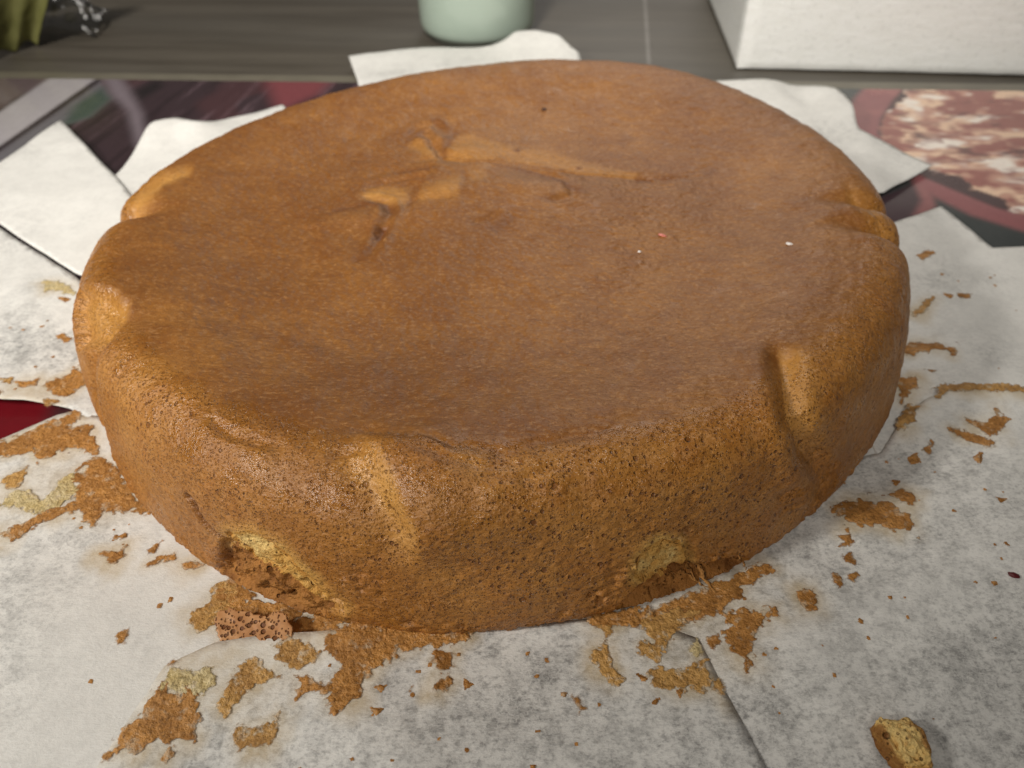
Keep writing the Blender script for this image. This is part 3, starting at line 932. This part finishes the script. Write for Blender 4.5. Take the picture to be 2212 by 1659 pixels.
z5 = lambda L: [(x * .504, 823 + y * .504) for x, y in L]
z6 = lambda L: [(548.6 + x * .4709, 877.8 + y * .4709) for x, y in L]
z7 = lambda L: [(1206.9 + x * .3717, 1042.3 + y * .3717) for x, y in L]
z8 = lambda L: [(1645.7 + x * .7024, 493.7 + y * .7024) for x, y in L]
z4 = lambda L: [(x * .43, 219.4 + y * .43) for x, y in L]
B_, G_, P_ = M_BROWN, M_GOLD, M_PALE
patches = [
 (flap_H, B_, z5([(-60, 300), (0, 270), (90, 245), (180, 195), (250, 170), (320, 130), (345, 150), (300, 210), (340, 200), (400, 190), (420, 320), (330, 280), (250, 330), (160, 355), (150, 310), (60, 320), (0, 335), (-60, 350)])),
 (flap_H, B_, z5([(345, 380), (400, 330), (440, 330), (520, 400), (600, 500), (640, 560), (440, 560), (400, 630), (340, 560), (260, 600), (180, 610), (130, 640), (60, 690), (-40, 690), (-40, 650), (90, 630), (200, 570), (290, 545), (330, 520), (320, 430)])),
 (flap_H, P_, z5([(10, 540), (60, 480), (130, 480), (170, 530), (250, 440), (320, 410), (330, 490), (270, 540), (180, 570), (110, 560), (60, 540)])),
 (flap_H, G_, z5([(15, 440), (60, 405), (125, 375), (105, 420), (90, 460), (40, 475)])),
 (flap_H, B_, z5([(435, 745), (480, 725), (510, 740), (555, 692), (525, 770), (490, 795), (450, 770)])),
 (flap_H, B_, z5([(490, 665), (550, 645), (545, 675), (485, 695)])),
 (flap_H, B_, z5([(625, 725), (700, 685), (665, 740), (635, 750)])),
 (flap_H, B_, z5([(630, 795), (680, 755), (755, 735), (760, 772), (690, 778), (640, 800)])),
 (flap_H, B_, z5([(760, 778), (850, 775), (880, 790), (800, 812), (770, 797)])),
 (flap_H, B_, z5([(500, 1100), (560, 1070), (558, 1135), (512, 1150)])),
 (flap_H, G_, z5([(828, 1010), (890, 980), (925, 880), (1000, 850), (1050, 830), (1000, 960), (1000, 1010), (950, 1140), (925, 1060), (855, 1092)])),
 (flap_H, B_, z5([(930, 930), (1000, 900), (1150, 960), (1260, 990), (1330, 1000), (1430, 1040), (1430, 1100), (1250, 1120), (1100, 1110), (980, 1100)])),
 (flap_F, B_, z5([(700, 1350), (760, 1330), (830, 1350), (850, 1400), (860, 1480), (830, 1560), (780, 1570), (720, 1635), (700, 1570), (600, 1605), (540, 1600), (465, 1625), (520, 1560), (600, 1480), (640, 1400)])),
 (flap_F, P_, z5([(735, 1300), (780, 1260), (840, 1290), (920, 1260), (935, 1320), (890, 1360), (830, 1370), (760, 1340), (700, 1350)])),
 (flap_F, B_, z5([(725, 1255), (760, 1230), (800, 1225), (770, 1250), (735, 1262)])),
 (flap_F, G_, z5([(990, 1330), (1050, 1250), (1100, 1215), (1150, 1255), (1210, 1280), (1150, 1315), (1060, 1345), (1020, 1360), (1035, 1400), (980, 1460), (930, 1425), (975, 1370)])),
 (flap_F, G_, z5([(1025, 1500), (1100, 1520), (1170, 1480), (1205, 1450), (1205, 1515), (1170, 1585), (1100, 1580), (1035, 1605), (1015, 1540)])),
 (flap_F, G_, z6([(105, 1130), (170, 1085), (230, 1095), (305, 1160), (290, 1195), (200, 1225), (125, 1190)])),
 (flap_F, B_, z6([(330, 1075), (450, 1050), (640, 1040), (760, 1060), (900, 1025), (1010, 1030), (900, 1095), (800, 1115), (720, 1130), (600, 1185), (560, 1240), (500, 1300), (515, 1365), (380, 1440), (335, 1370), (370, 1290), (420, 1200), (350, 1170)])),
 (flap_F, B_, z6([(190, 1255), (250, 1255), (330, 1300), (375, 1305), (345, 1360), (270, 1315), (200, 1385), (205, 1310)])),
 (flap_F, B_, z6([(825, 1135), (915, 1145), (910, 1200), (880, 1220), (872, 1260), (900, 1268), (872, 1315), (835, 1330), (848, 1240), (825, 1185)])),
 (flap_F, B_, z6([(965, 1265), (1005, 1292), (970, 1310)])),
 (flap_F, B_, z6([(565, 1312), (615, 1300), (590, 1330)])), (flap_F, B_, z6([(695, 1312), (735, 1295), (722, 1355)])),
 (flap_F, B_, z6([(545, 1412), (595, 1418), (570, 1450)])),
 (flap_F, B_, z6([(1445, 1335), (1495, 1335), (1505, 1380), (1535, 1400), (1490, 1425), (1465, 1372)])),
 (flap_F, G_, z7([(215, 830), (305, 825), (305, 885), (270, 935), (255, 890), (215, 862)])),
 (flap_F, G_, z7([(200, 1000), (270, 945), (305, 1000), (295, 1090), (345, 1130), (375, 1160), (330, 1198), (270, 1150), (210, 1100)])),
 (flap_F, G_, z7([(450, 800), (700, 745), (800, 760), (700, 840), (610, 925), (595, 1015), (560, 1055), (475, 990), (465, 935), (530, 925), (510, 860)])),
 (flap_F, G_, z7([(535, 1130), (590, 1095), (700, 1110), (840, 1055), (905, 1160), (880, 1195), (810, 1225), (690, 1215), (555, 1205)])),
 (flap_F, P_, z7([(755, 985), (800, 912), (845, 990), (800, 1035)])),
 (flap_F, G_, z7([(875, 1150), (930, 1145), (985, 1285), (940, 1262), (875, 1195)])),
 (flap_F, G_, z7([(455, 1128), (515, 1160), (485, 1170)])), (flap_F, G_, z7([(540, 1295), (580, 1270), (562, 1305)])), (flap_F, G_, z7([(675, 1228), (715, 1215), (702, 1265)])),
 (flap_I, B_, z7([(975, 790), (1040, 765), (1150, 765), (1240, 745), (1255, 800), (1165, 812), (1142, 885), (1085, 950), (1128, 1080), (1080, 1105), (1038, 1050), (998, 970), (955, 920), (988, 850)])),
 (flap_I, B_, z7([(845, 910), (930, 895), (938, 960), (890, 990), (845, 950)])),
 (flap_I, B_, z7([(1362, 648), (1470, 640), (1490, 710), (1472, 775), (1420, 785), (1375, 712)])),
 (flap_I, B_, z7([(1562, 560), (1612, 545), (1655, 630), (1610, 650)])),
 (flap_I, B_, z7([(1662, 560), (1712, 535), (1738, 570), (1702, 618), (1665, 592)])),
 (flap_I, B_, z7([(1645, 428), (1682, 425), (1725, 490), (1702, 515), (1650, 482)])),
 (flap_I, B_, z7([(1602, 325), (1682, 325), (1718, 375), (1692, 395), (1612, 395), (1638, 368)])),
 (flap_I, B_, z7([(880, 600), (1200, 495), (1240, 515), (1130, 575), (1050, 685), (900, 745), (950, 785), (700, 760), (600, 790), (420, 830), (200, 830), (500, 760), (750, 680)])),
 (flap_I, B_, z8([(215, 870), (260, 842), (320, 848), (345, 878), (370, 840), (392, 846), (388, 880), (442, 908), (455, 942), (400, 952), (340, 922), (258, 938)])),
 (flap_I, B_, z8([(382, 830), (420, 812), (464, 845), (458, 878), (408, 857)])),
 (flap_E, B_, z8([(476, 90), (510, 72), (532, 84), (488, 108)])), (flap_E, G_, z8([(460, 262), (500, 228), (526, 222), (512, 246), (468, 278)])),
 (flap_E, B_, z8([(555, 208), (582, 213), (576, 224)])), (flap_E, B_, z8([(597, 208), (643, 210), (638, 224), (598, 220)])),
 (flap_E, B_, z8([(435, 370), (470, 357), (532, 363), (594, 388), (582, 401), (530, 380), (480, 380), (445, 393)])),
 (flap_E, B_, z8([(582, 358), (618, 358), (602, 373)])), (flap_E, B_, z8([(497, 438), (538, 444), (520, 453)])),
 (flap_I, G_, z8([(520, 522), (560, 505), (620, 512), (700, 515), (760, 522), (830, 540), (830, 550), (740, 537), (640, 532), (560, 528), (525, 545)])),
 (flap_I, B_, z8([(615, 608), (680, 622), (700, 580), (744, 608), (722, 642), (690, 658), (636, 637)])), (flap_I, B_, z8([(565, 636), (620, 646), (705, 680), (690, 694), (618, 672)])),
 (flap_I, B_, z8([(486, 692), (510, 668), (534, 684), (506, 714)])), (flap_I, B_, z8([(446, 715), (470, 705), (478, 731), (452, 735)])), (flap_I, B_, z8([(637, 725), (663, 712), (656, 743)])),
 (flap_E, B_, z8([(425, 540), (425, 465), (472, 456), (478, 490), (440, 525)])), (flap_I, G_, z8([(405, 622), (440, 566), (474, 572), (462, 612), (412, 640)])),
 (flap_I, B_, z8([(306, 813), (344, 818), (320, 834)])), (flap_I, B_, z8([(395, 783), (419, 787), (405, 800)])), (flap_I, B_, z8([(457, 953), (481, 963), (470, 988)])), (flap_I, B_, z8([(704, 853), (734, 857), (718, 869)])),
 (flap_G, P_, z4([(198, 930), (260, 905), (350, 940), (372, 972), (300, 960), (238, 970)])), (flap_G, P_, z4([(300, 993), (355, 998), (330, 1014)])),
 (flap_G, B_, z4([(274, 1190), (330, 1166), (370, 1190), (345, 1221), (308, 1204)])), (flap_G, G_, z4([(14, 1413), (84, 1404), (72, 1446), (26, 1440)])),
 (flap_G, B_, z4([(84, 1430), (170, 1426), (206, 1400), (198, 1446), (128, 1461)])), (flap_G, B_, z4([(244, 1430), (330, 1394), (400, 1320), (430, 1420), (375, 1476), (298, 1486), (254, 1462)])),
 (flap_G, G_, z4([(-20, 1465), (34, 1490), (10, 1526), (-20, 1526)])), (flap_G, G_, z4([(200, 1518), (260, 1504), (308, 1520), (250, 1550)])),
]
patches += [
 (flap_F, B_, [(730, 1372), (760, 1345), (840, 1352), (960, 1350), (1012, 1352), (1015, 1376), (980, 1392), (930, 1380), (880, 1396), (820, 1392), (770, 1388)]),
 (flap_F, B_, [(1270, 1330), (1400, 1312), (1420, 1345), (1340, 1352), (1280, 1356)]),
 (flap_H, B_, [(470, 1270), (500, 1255), (560, 1290), (640, 1320), (740, 1345), (720, 1372), (640, 1372), (600, 1340), (540, 1330), (520, 1300), (470, 1310)]),
 (flap_I, B_, [(1440, 1310), (1530, 1285), (1640, 1222), (1662, 1232), (1600, 1276), (1540, 1310), (1500, 1350), (1430, 1360)]),
]
specks = {}
for i, (fl, mat, poly) in enumerate(patches):
    a = np.array(poly)
    if (a.max(0) - a.min(0)).max() < 24:
        specks.setdefault(fl, []).append((gpl(poly, fl.off), mat))
    else:
        residue(fl, poly, mat, seed=i % 7, holes=0.55 if mat is B_ and (a.max(0) - a.min(0)).max() > 90 else 0.3)

for fl in {p[0] for p in patches}:
    for f2, mat, poly in patches:
        a = np.array(poly)
        if f2 is fl and (a.max(0) - a.min(0)).max() > 45:
            sd = sdf(fl.V2, gpl(poly, fl.off)) + .0035 * fbm(fl.V2 * 160, 93, 3)
            fl.oilv = np.maximum(fl.oilv, (.75 if mat is not M_PALE else .5) * sstep(-.0045, .0015, sd))
    c4 = np.ones((len(fl.V2), 4), np.float32)
    c4[:, 0], c4[:, 1], c4[:, 2] = fl.tch * (1 - .5 * fl.oilv), fl.oilv, 0
    fl.me.color_attributes['tone'].data.foreach_set('color', c4.ravel())

def speck_part(fl, polys):
    VV, FF, n = [], [], 0
    for p in polys:
        g = residue_geo(fl, p, .0006, .1, 3)
        if g is None:
            continue
        VV.append(g[0])
        FF.append(g[1] + n)
        n += len(g[0])
    if VV:
        link('crumb_specks', mesh_np('crumb_specks', np.vstack(VV), np.vstack(FF)), M_BROWN, fl.o, kind='stuff')

# scattered specks too small to pick apart
scatter = {flap_F: [(520, 1420, 900, 260, 22)], flap_I: [(1600, 1000, 560, 420, 26), (1500, 1400, 600, 240, 6)], flap_H: [(120, 1040, 380, 160, 22), (100, 1300, 300, 250, 4)], flap_G: [(0, 700, 160, 170, 10)], flap_E: [(1960, 600, 240, 220, 8)]}
for fl, zones in scatter.items():
    ps = [p for p, _ in specks.get(fl, [])]
    for (x, y, w, h, n) in zones:
        for _ in range(n):
            q = gp(x + rng.random() * w, y + rng.random() ** 1.6 * h)[:2]
            r = rng.uniform(.0002, .00055)
            a = np.linspace(0, 2 * math.pi, 6, endpoint=False) + rng.random()
            ps.append(q + np.stack([np.cos(a), np.sin(a)], 1) * r * rng.uniform(.5, 1.2, (6, 1)))
    speck_part(fl, ps)

# ------------------------------------------------------------------ loose crumbs
def flake_material():
    m = NT('porous_flake')
    p = m.math('MAXIMUM', pores(m, 700, m.coord, .3, .5, .75), pores(m, 1500, m.coord, .3, .5, .6))
    c = m.mix(m.ramp(m.noise(300, 3), .35, .65), (0.48, 0.225, 0.090), (0.60, 0.31, 0.135))
    c = m.mix(m.math('MULTIPLY', p, .85), c, (0.13, 0.036, 0.008))
    return m.fin(c, .42, m.bump(m.math('SUBTRACT', 1.0, p), .0006), .5)

def build_flake():
    root_poly = [(470, 1330), (500, 1322), (545, 1328), (575, 1338), (600, 1330), (622, 1338), (634, 1360), (628, 1386), (580, 1396), (530, 1404), (484, 1412), (478, 1400), (468, 1362)]
    z0 = .0036
    poly = gpl(root_poly, z0)
    lo, hi = poly.min(0) - .001, poly.max(0) + .001
    st = .0003
    nx, ny = int((hi[0] - lo[0]) / st), int((hi[1] - lo[1]) / st)
    gx, gy = np.meshgrid(lo[0] + np.arange(nx) * st, lo[1] + np.arange(ny) * st, indexing='ij')
    P = np.stack([gx.ravel(), gy.ravel()], 1)
    s = sdf(P, poly) + .0006 * fbm(P * 500, 201, 3)
    z = z0 + .0005 * fbm(P * 70, 203, 2) + .00025 * fbm(P * 500, 205, 3) + .0016 * sstep(lo[1], hi[1], P[:, 1])
    V = np.concatenate([P, z[:, None]], 1)
    idx = np.arange(nx * ny).reshape(nx, ny)
    F = np.stack([idx[:-1, :-1].ravel(), idx[1:, :-1].ravel(), idx[1:, 1:].ravel(), idx[:-1, 1:].ravel()], 1)
    F = F[(s[F] > 0).all(1)]
    used, inv = np.unique(F.ravel(), return_inverse=True)
    o = link('crust_flake', mesh_np('crust_flake', V[used], inv.reshape(F.shape)), flake_material(), label='thin porous pinkish brown crust flake lying at the cake front left foot', cat='crust flake')
    so = o.modifiers.new('thickness', 'SOLIDIFY')
    so.thickness, so.offset = .0006, -1
build_flake()

def build_crumb():
    bm = bmesh.new()
    bmesh.ops.create_icosphere(bm, subdivisions=6, radius=1)
    V = np.array([v.co for v in bm.verts])
    me = bpy.data.meshes.new('loose_crumb')
    a, b = gp(1886, 1600), gp(2000, 1600)
    w = np.linalg.norm(b - a) / 2
    ctr = gp(1946, 1622, .003)
    # square-ish lump, flat below, tapering toward the viewer on its right
    q = np.sign(V) * np.abs(V) ** .7
    sc = np.stack([q[:, 0] * (1 - .25 * q[:, 1] * -1 * .6), q[:, 1] * 1.15, q[:, 2] * .62], 1)
    sc[:, 0] += -.17 * sc[:, 1]
    sc += V * (.22 * fbm(V * 2.2, 211, 3) + .07 * fbm(V * 9, 213, 3) - .10 * sstep(.15, .5, fbm(V * 7, 215, 2)))[:, None]
    sc[:, 2] = np.maximum(sc[:, 2], -.42)
    edge = sstep(.45, .85, np.abs(q[:, 0]) + .5 * fbm(V * 3, 217, 3)) * .85
    edge = np.maximum(edge, sstep(.1, -.2, q[:, 2]) * .9)
    for v, c in zip(bm.verts, sc * w * .84 + ctr + np.array([0, 0, .0018])):
        v.co = c
    bm.to_mesh(me)
    bm.free()
    me.polygons.foreach_set('use_smooth', np.ones(len(me.polygons), bool))
    vcol(me, 'tone', np.stack([edge, edge * 0, edge * 0], 1))
    link('cake_crumb', me, crumb_material('loose_crumb'), label='big loose yellow crumb with browned side on the paper at lower right', cat='crumb')
build_crumb()

def lump(name, at, size, mat, label, cat, stretch=(1, 1, 1), rot=0, tilt=0.2):
    bm = bmesh.new()
    bmesh.ops.create_icosphere(bm, subdivisions=3, radius=1)
    for v in bm.verts:
        n = 1 + .25 * float(fbm(np.array([v.co]) * 2.1 + size * 1000, 231, 2)[0])
        v.co = Vector((v.co.x * stretch[0], v.co.y * stretch[1], v.co.z * stretch[2])) * n * size
    bmesh.ops.rotate(bm, verts=bm.verts, cent=(0, 0, 0), matrix=Matrix.Rotation(tilt, 3, 'X') @ Matrix.Rotation(rot, 3, 'Z'))
    me = bpy.data.meshes.new(name)
    bm.to_mesh(me)
    bm.free()
    me.polygons.foreach_set('use_smooth', np.ones(len(me.polygons), bool))
    o = link(name, me, mat, label=label, cat=cat)
    o.location = Vector(at)
    return o
c = gp(2185, 1251, .0022)
c[2] = flap_I.z(c[None, :2])[0] + .0004
lump('seed', c, .0012, simple('dark_red_seed', (0.11, 0.012, 0.014), .35), 'small dark red fleck on the paper right of the cake', 'fleck', (1.1, .55, .4), -.4)
for x, y, s, col, st, nm, lb in ((1705, 523, .0009, (.85, .80, .76), (1.2, .5, .45), 'white_fleck', 'largest white fleck on the right of the cake top'),
                                 (1381, 541, .0005, (.85, .80, .76), (1, .8, .6), 'white_fleck', 'smaller round white fleck near the middle of the cake top'),
                                 (1430, 507, .0011, (.62, .19, .15), (1.3, .4, .4), 'pink_fleck', 'slender pink fleck beside the small white fleck on the cake'),
                                 (1176, 233, .0010, (.05, .014, .006), (1, .9, .5), 'dark_speck', 'tiny burnt dark speck on the far part of the cake top')):
    q = np.array(cake_pick(x, y)) * K
    lump(nm, q + np.array([0, 0, .0002]), s, simple(nm + '_colour', col, .4), lb, 'speck' if 'speck' in nm else 'fleck', st, -.3 if x != 1430 else -.5)

# ------------------------------------------------------------------ mint jar
def lathe(prof, n=96):
    vs, fs = [], []
    for r, z in prof:
        for i in range(n):
            a = 2 * math.pi * i / n
            vs.append((r * math.cos(a), r * math.sin(a), z))
    for j in range(len(prof) - 1):
        for i in range(n):
            fs.append((j * n + i, j * n + (i + 1) % n, j * n + n + (i + 1) % n, j * n + n + i))
    return np.array(vs), np.array(fs)

mug = link('mint_mug', None, label='pale mint green mug standing on the grey table behind the cake', cat='mug')
base_c = gp(1030, 108, ZT)
RM = 0.0345
mug.location = (base_c[0], base_c[1] + RM * .93, ZT)
mint = NT('mint_glaze')
mint.b.inputs['Coat Weight'].default_value = 0.6
mint.b.inputs['Coat Roughness'].default_value = 0.12
mint.fin(mint.mix(mint.ramp(mint.noise(40, 3), .3, .7), (0.42, 0.51, 0.43), (0.45, 0.545, 0.46)), .35, None, .5)
prof = [(RM * .86, .0030), (RM * .93, .0033), (RM * .97, .0048), (RM * .99, .0078), (RM * .997, .012), (RM, .03), (RM * 1.02, .085), (RM * 1.015, .0865), (RM * .99, .087), (RM * .97, .0865), (RM * .96, .083), (RM * .93, .012), (RM * .8, .008), (.0005, .008)]
link('mug_body', mesh_np('mug_body', *lathe(prof)), mint.m, mug)
link('foot_ring', mesh_np('foot_ring', *lathe([(RM * .80, .0029), (RM * .82, .0002), (RM * .88, .0001), (RM * .91, .0016), (RM * .925, .0033)])), simple('foot_ring_dark', (0.10, 0.105, 0.085), .5), mug)

# ------------------------------------------------------------------ polystyrene block
def build_block():
    a, b = gp(1588, 152, ZT)[:2], gp(2212, 168, ZT)[:2]
    ex = (b - a) / np.linalg.norm(b - a)
    c = gp(1527, 0, ZT)[:2]
    ey = (c - a) / np.linalg.norm(c - a)
    W, D, H = .26, .16, .085
    bm = bmesh.new()
    nx, ny, nz = 90, 50, 34
    faces = [((0, 0, 0), (1, 0, 0), (0, 0, 1), nx, nz), ((0, 1, 0), (0, -1, 0), (0, 0, 1), ny, nz), ((1, 0, 0), (0, 1, 0), (0, 0, 1), ny, nz), ((1, 1, 0), (-1, 0, 0), (0, 0, 1), nx, nz), ((0, 0, 1), (1, 0, 0), (0, 1, 0), nx, ny), ((0, 1, 0), (1, 0, 0), (0, -1, 0), nx, ny)]
    VV, FF, n = [], [], 0
    for o, u, v, nu, nv in faces:
        g = np.array([[np.array(o) + np.array(u) * i / nu + np.array(v) * j / nv for j in range(nv + 1)] for i in range(nu + 1)]).reshape(-1, 3)
        idx = np.arange((nu + 1) * (nv + 1)).reshape(nu + 1, nv + 1) + n
        VV.append(g)
        FF.append(np.stack([idx[:-1, :-1].ravel(), idx[1:, :-1].ravel(), idx[1:, 1:].ravel(), idx[:-1, 1:].ravel()], 1))
        n += len(g)
    U = np.vstack(VV)
    ctr = np.array([.5, .5, .5])
    P2 = a + U[:, :1] * W * ex + U[:, 1:2] * D * ey
    P = np.concatenate([P2, (U[:, 2] * H)[:, None]], 1)
    e = np.abs(U - ctr) * 2
    near_edge = (np.sort(e, axis=1)[:, 1] > .97)
    off = (U - ctr) / np.linalg.norm(U - ctr, axis=1, keepdims=True)
    P += off * (-.0014 * near_edge + .00015 * fbm(P * 160, 241, 3))[:, None]
    P[:, 2] = np.maximum(P[:, 2], 0) + ZT + .0002
    me = mesh_np('foam_block', P, np.vstack(FF))
    m = NT('white_foam')
    d, cc = m.voro(420)
    n1 = m.noise(1, 4, .6, m.scale(m.coord, (90, 90, 320)))
    cl = m.mix(m.ramp(n1, .35, .7), (.90, .90, .865), (.94, .94, .915))
    cl = m.mix(m.ramp(m.noise(500, 3), .55, .75, 0, .5), cl, (.66, .66, .63))
    m.fin(cl, .6, m.bump(m.math('ADD', n1, m.math('MULTIPLY', d, .35)), .00028), .3)
    o = link('foam_block', me, m.m, label='white polystyrene foam block with rough faces at the upper right', cat='foam block')
build_block()

# ------------------------------------------------------------------ olive bag and crumpled clear film at the upper left
def build_bag():
    a, b = gp(-110, 150, ZT), gp(74, 108, ZT)
    n, mrows = 90, 40
    vs = []
    for i in range(n + 1):
        t = i / n
        for j in range(mrows + 1):
            s = j / mrows
            p = a + (b - a) * t
            f = .0050 * math.sin(t * 9 + 1.2 * s) + .0022 * math.sin(t * 21 + 2 * s)
            y = f * (1.2 - .5 * s) + .018 * s * s
            vs.append((p[0] + .040 * s * t + .004 * s * math.sin(5 * t), p[1] + y, ZT + .0006 + .055 * s + .002 * math.sin(t * 23) * (1 - s) + .002 * (1 - s)))
    V = np.array(vs)
    V += .0012 * np.stack([fbm(V * 90, 251, 3), fbm(V * 90, 253, 3), 0 * V[:, 0]], 1)
    idx = np.arange((n + 1) * (mrows + 1)).reshape(n + 1, mrows + 1)
    F = np.stack([idx[:-1, :-1].ravel(), idx[1:, :-1].ravel(), idx[1:, 1:].ravel(), idx[:-1, 1:].ravel()], 1)
    m = NT('olive_wrap')
    m.fin(m.mix(m.ramp(m.noise(30, 3), .35, .65), (.135, .135, .040), (.19, .185, .065)), .4, None, .4)
    o = link('olive_wrapper', mesh_np('olive_wrapper', V, F), m.m, label='ruffled olive green wrapper at the upper left corner of the table', cat='wrapper')
    so = o.modifiers.new('thickness', 'SOLIDIFY')
    so.thickness = .0006
    # clear film
    c = gp(120, 75, ZT)
    nx = 70
    u, v = np.meshgrid(np.linspace(-1, 1, nx), np.linspace(-1, 1, nx), indexing='ij')
    P = np.stack([u.ravel() * .027, v.ravel() * .024, 0 * u.ravel()], 1)
    r = np.hypot(u.ravel(), v.ravel())
    def cell(Q, seed):
        n = fbm(Q, seed, 3)
        return 1 - np.abs(n) * 2
    z = .012 * np.clip(1 - r * .7, 0.05, 1) + .013 * np.clip(cell(P * 60, 261), -.3, 1) * np.clip(1.1 - r * .7, 0.1, 1)
    P[:, 0] += .006 * fbm(P * 50 + 3, 263, 3)
    P[:, 1] += .006 * fbm(P * 50 + 9, 265, 3)
    P[:, 2] = np.maximum(z, .0004)
    V = P + np.array([c[0], c[1] + .012, ZT + .0004])
    idx = np.arange(nx * nx).reshape(nx, nx)
    F = np.stack([idx[:-1, :-1].ravel(), idx[1:, :-1].ravel(), idx[1:, 1:].ravel(), idx[:-1, 1:].ravel()], 1)
    m = bpy.data.materials.new('clear_film')
    m.use_nodes = True
    t = m.node_tree
    t.nodes.clear()
    out = t.nodes.new('ShaderNodeOutputMaterial')
    mx = t.nodes.new('ShaderNodeMixShader')
    tr = t.nodes.new('ShaderNodeBsdfTransparent')
    gl = t.nodes.new('ShaderNodeBsdfGlossy')
    fr = t.nodes.new('ShaderNodeFresnel')
    mm = t.nodes.new('ShaderNodeMath')
    mm.operation = 'MULTIPLY_ADD'
    mm.inputs[1].default_value = 1.2
    mm.inputs[2].default_value = .10
    fr.inputs['IOR'].default_value = 1.5
    tr.inputs[0].default_value = (.86, .87, .86, 1)
    gl.inputs['Roughness'].default_value = .12
    t.links.new(fr.outputs[0], mm.inputs[0])
    t.links.new(mm.outputs[0], mx.inputs[0])
    t.links.new(tr.outputs[0], mx.inputs[1])
    t.links.new(gl.outputs[0], mx.inputs[2])
    t.links.new(mx.outputs[0], out.inputs[0])
    link('plastic_film', mesh_np('plastic_film', V, F), m, label='crumpled clear plastic film beside the olive wrapper', cat='plastic film')
build_bag()
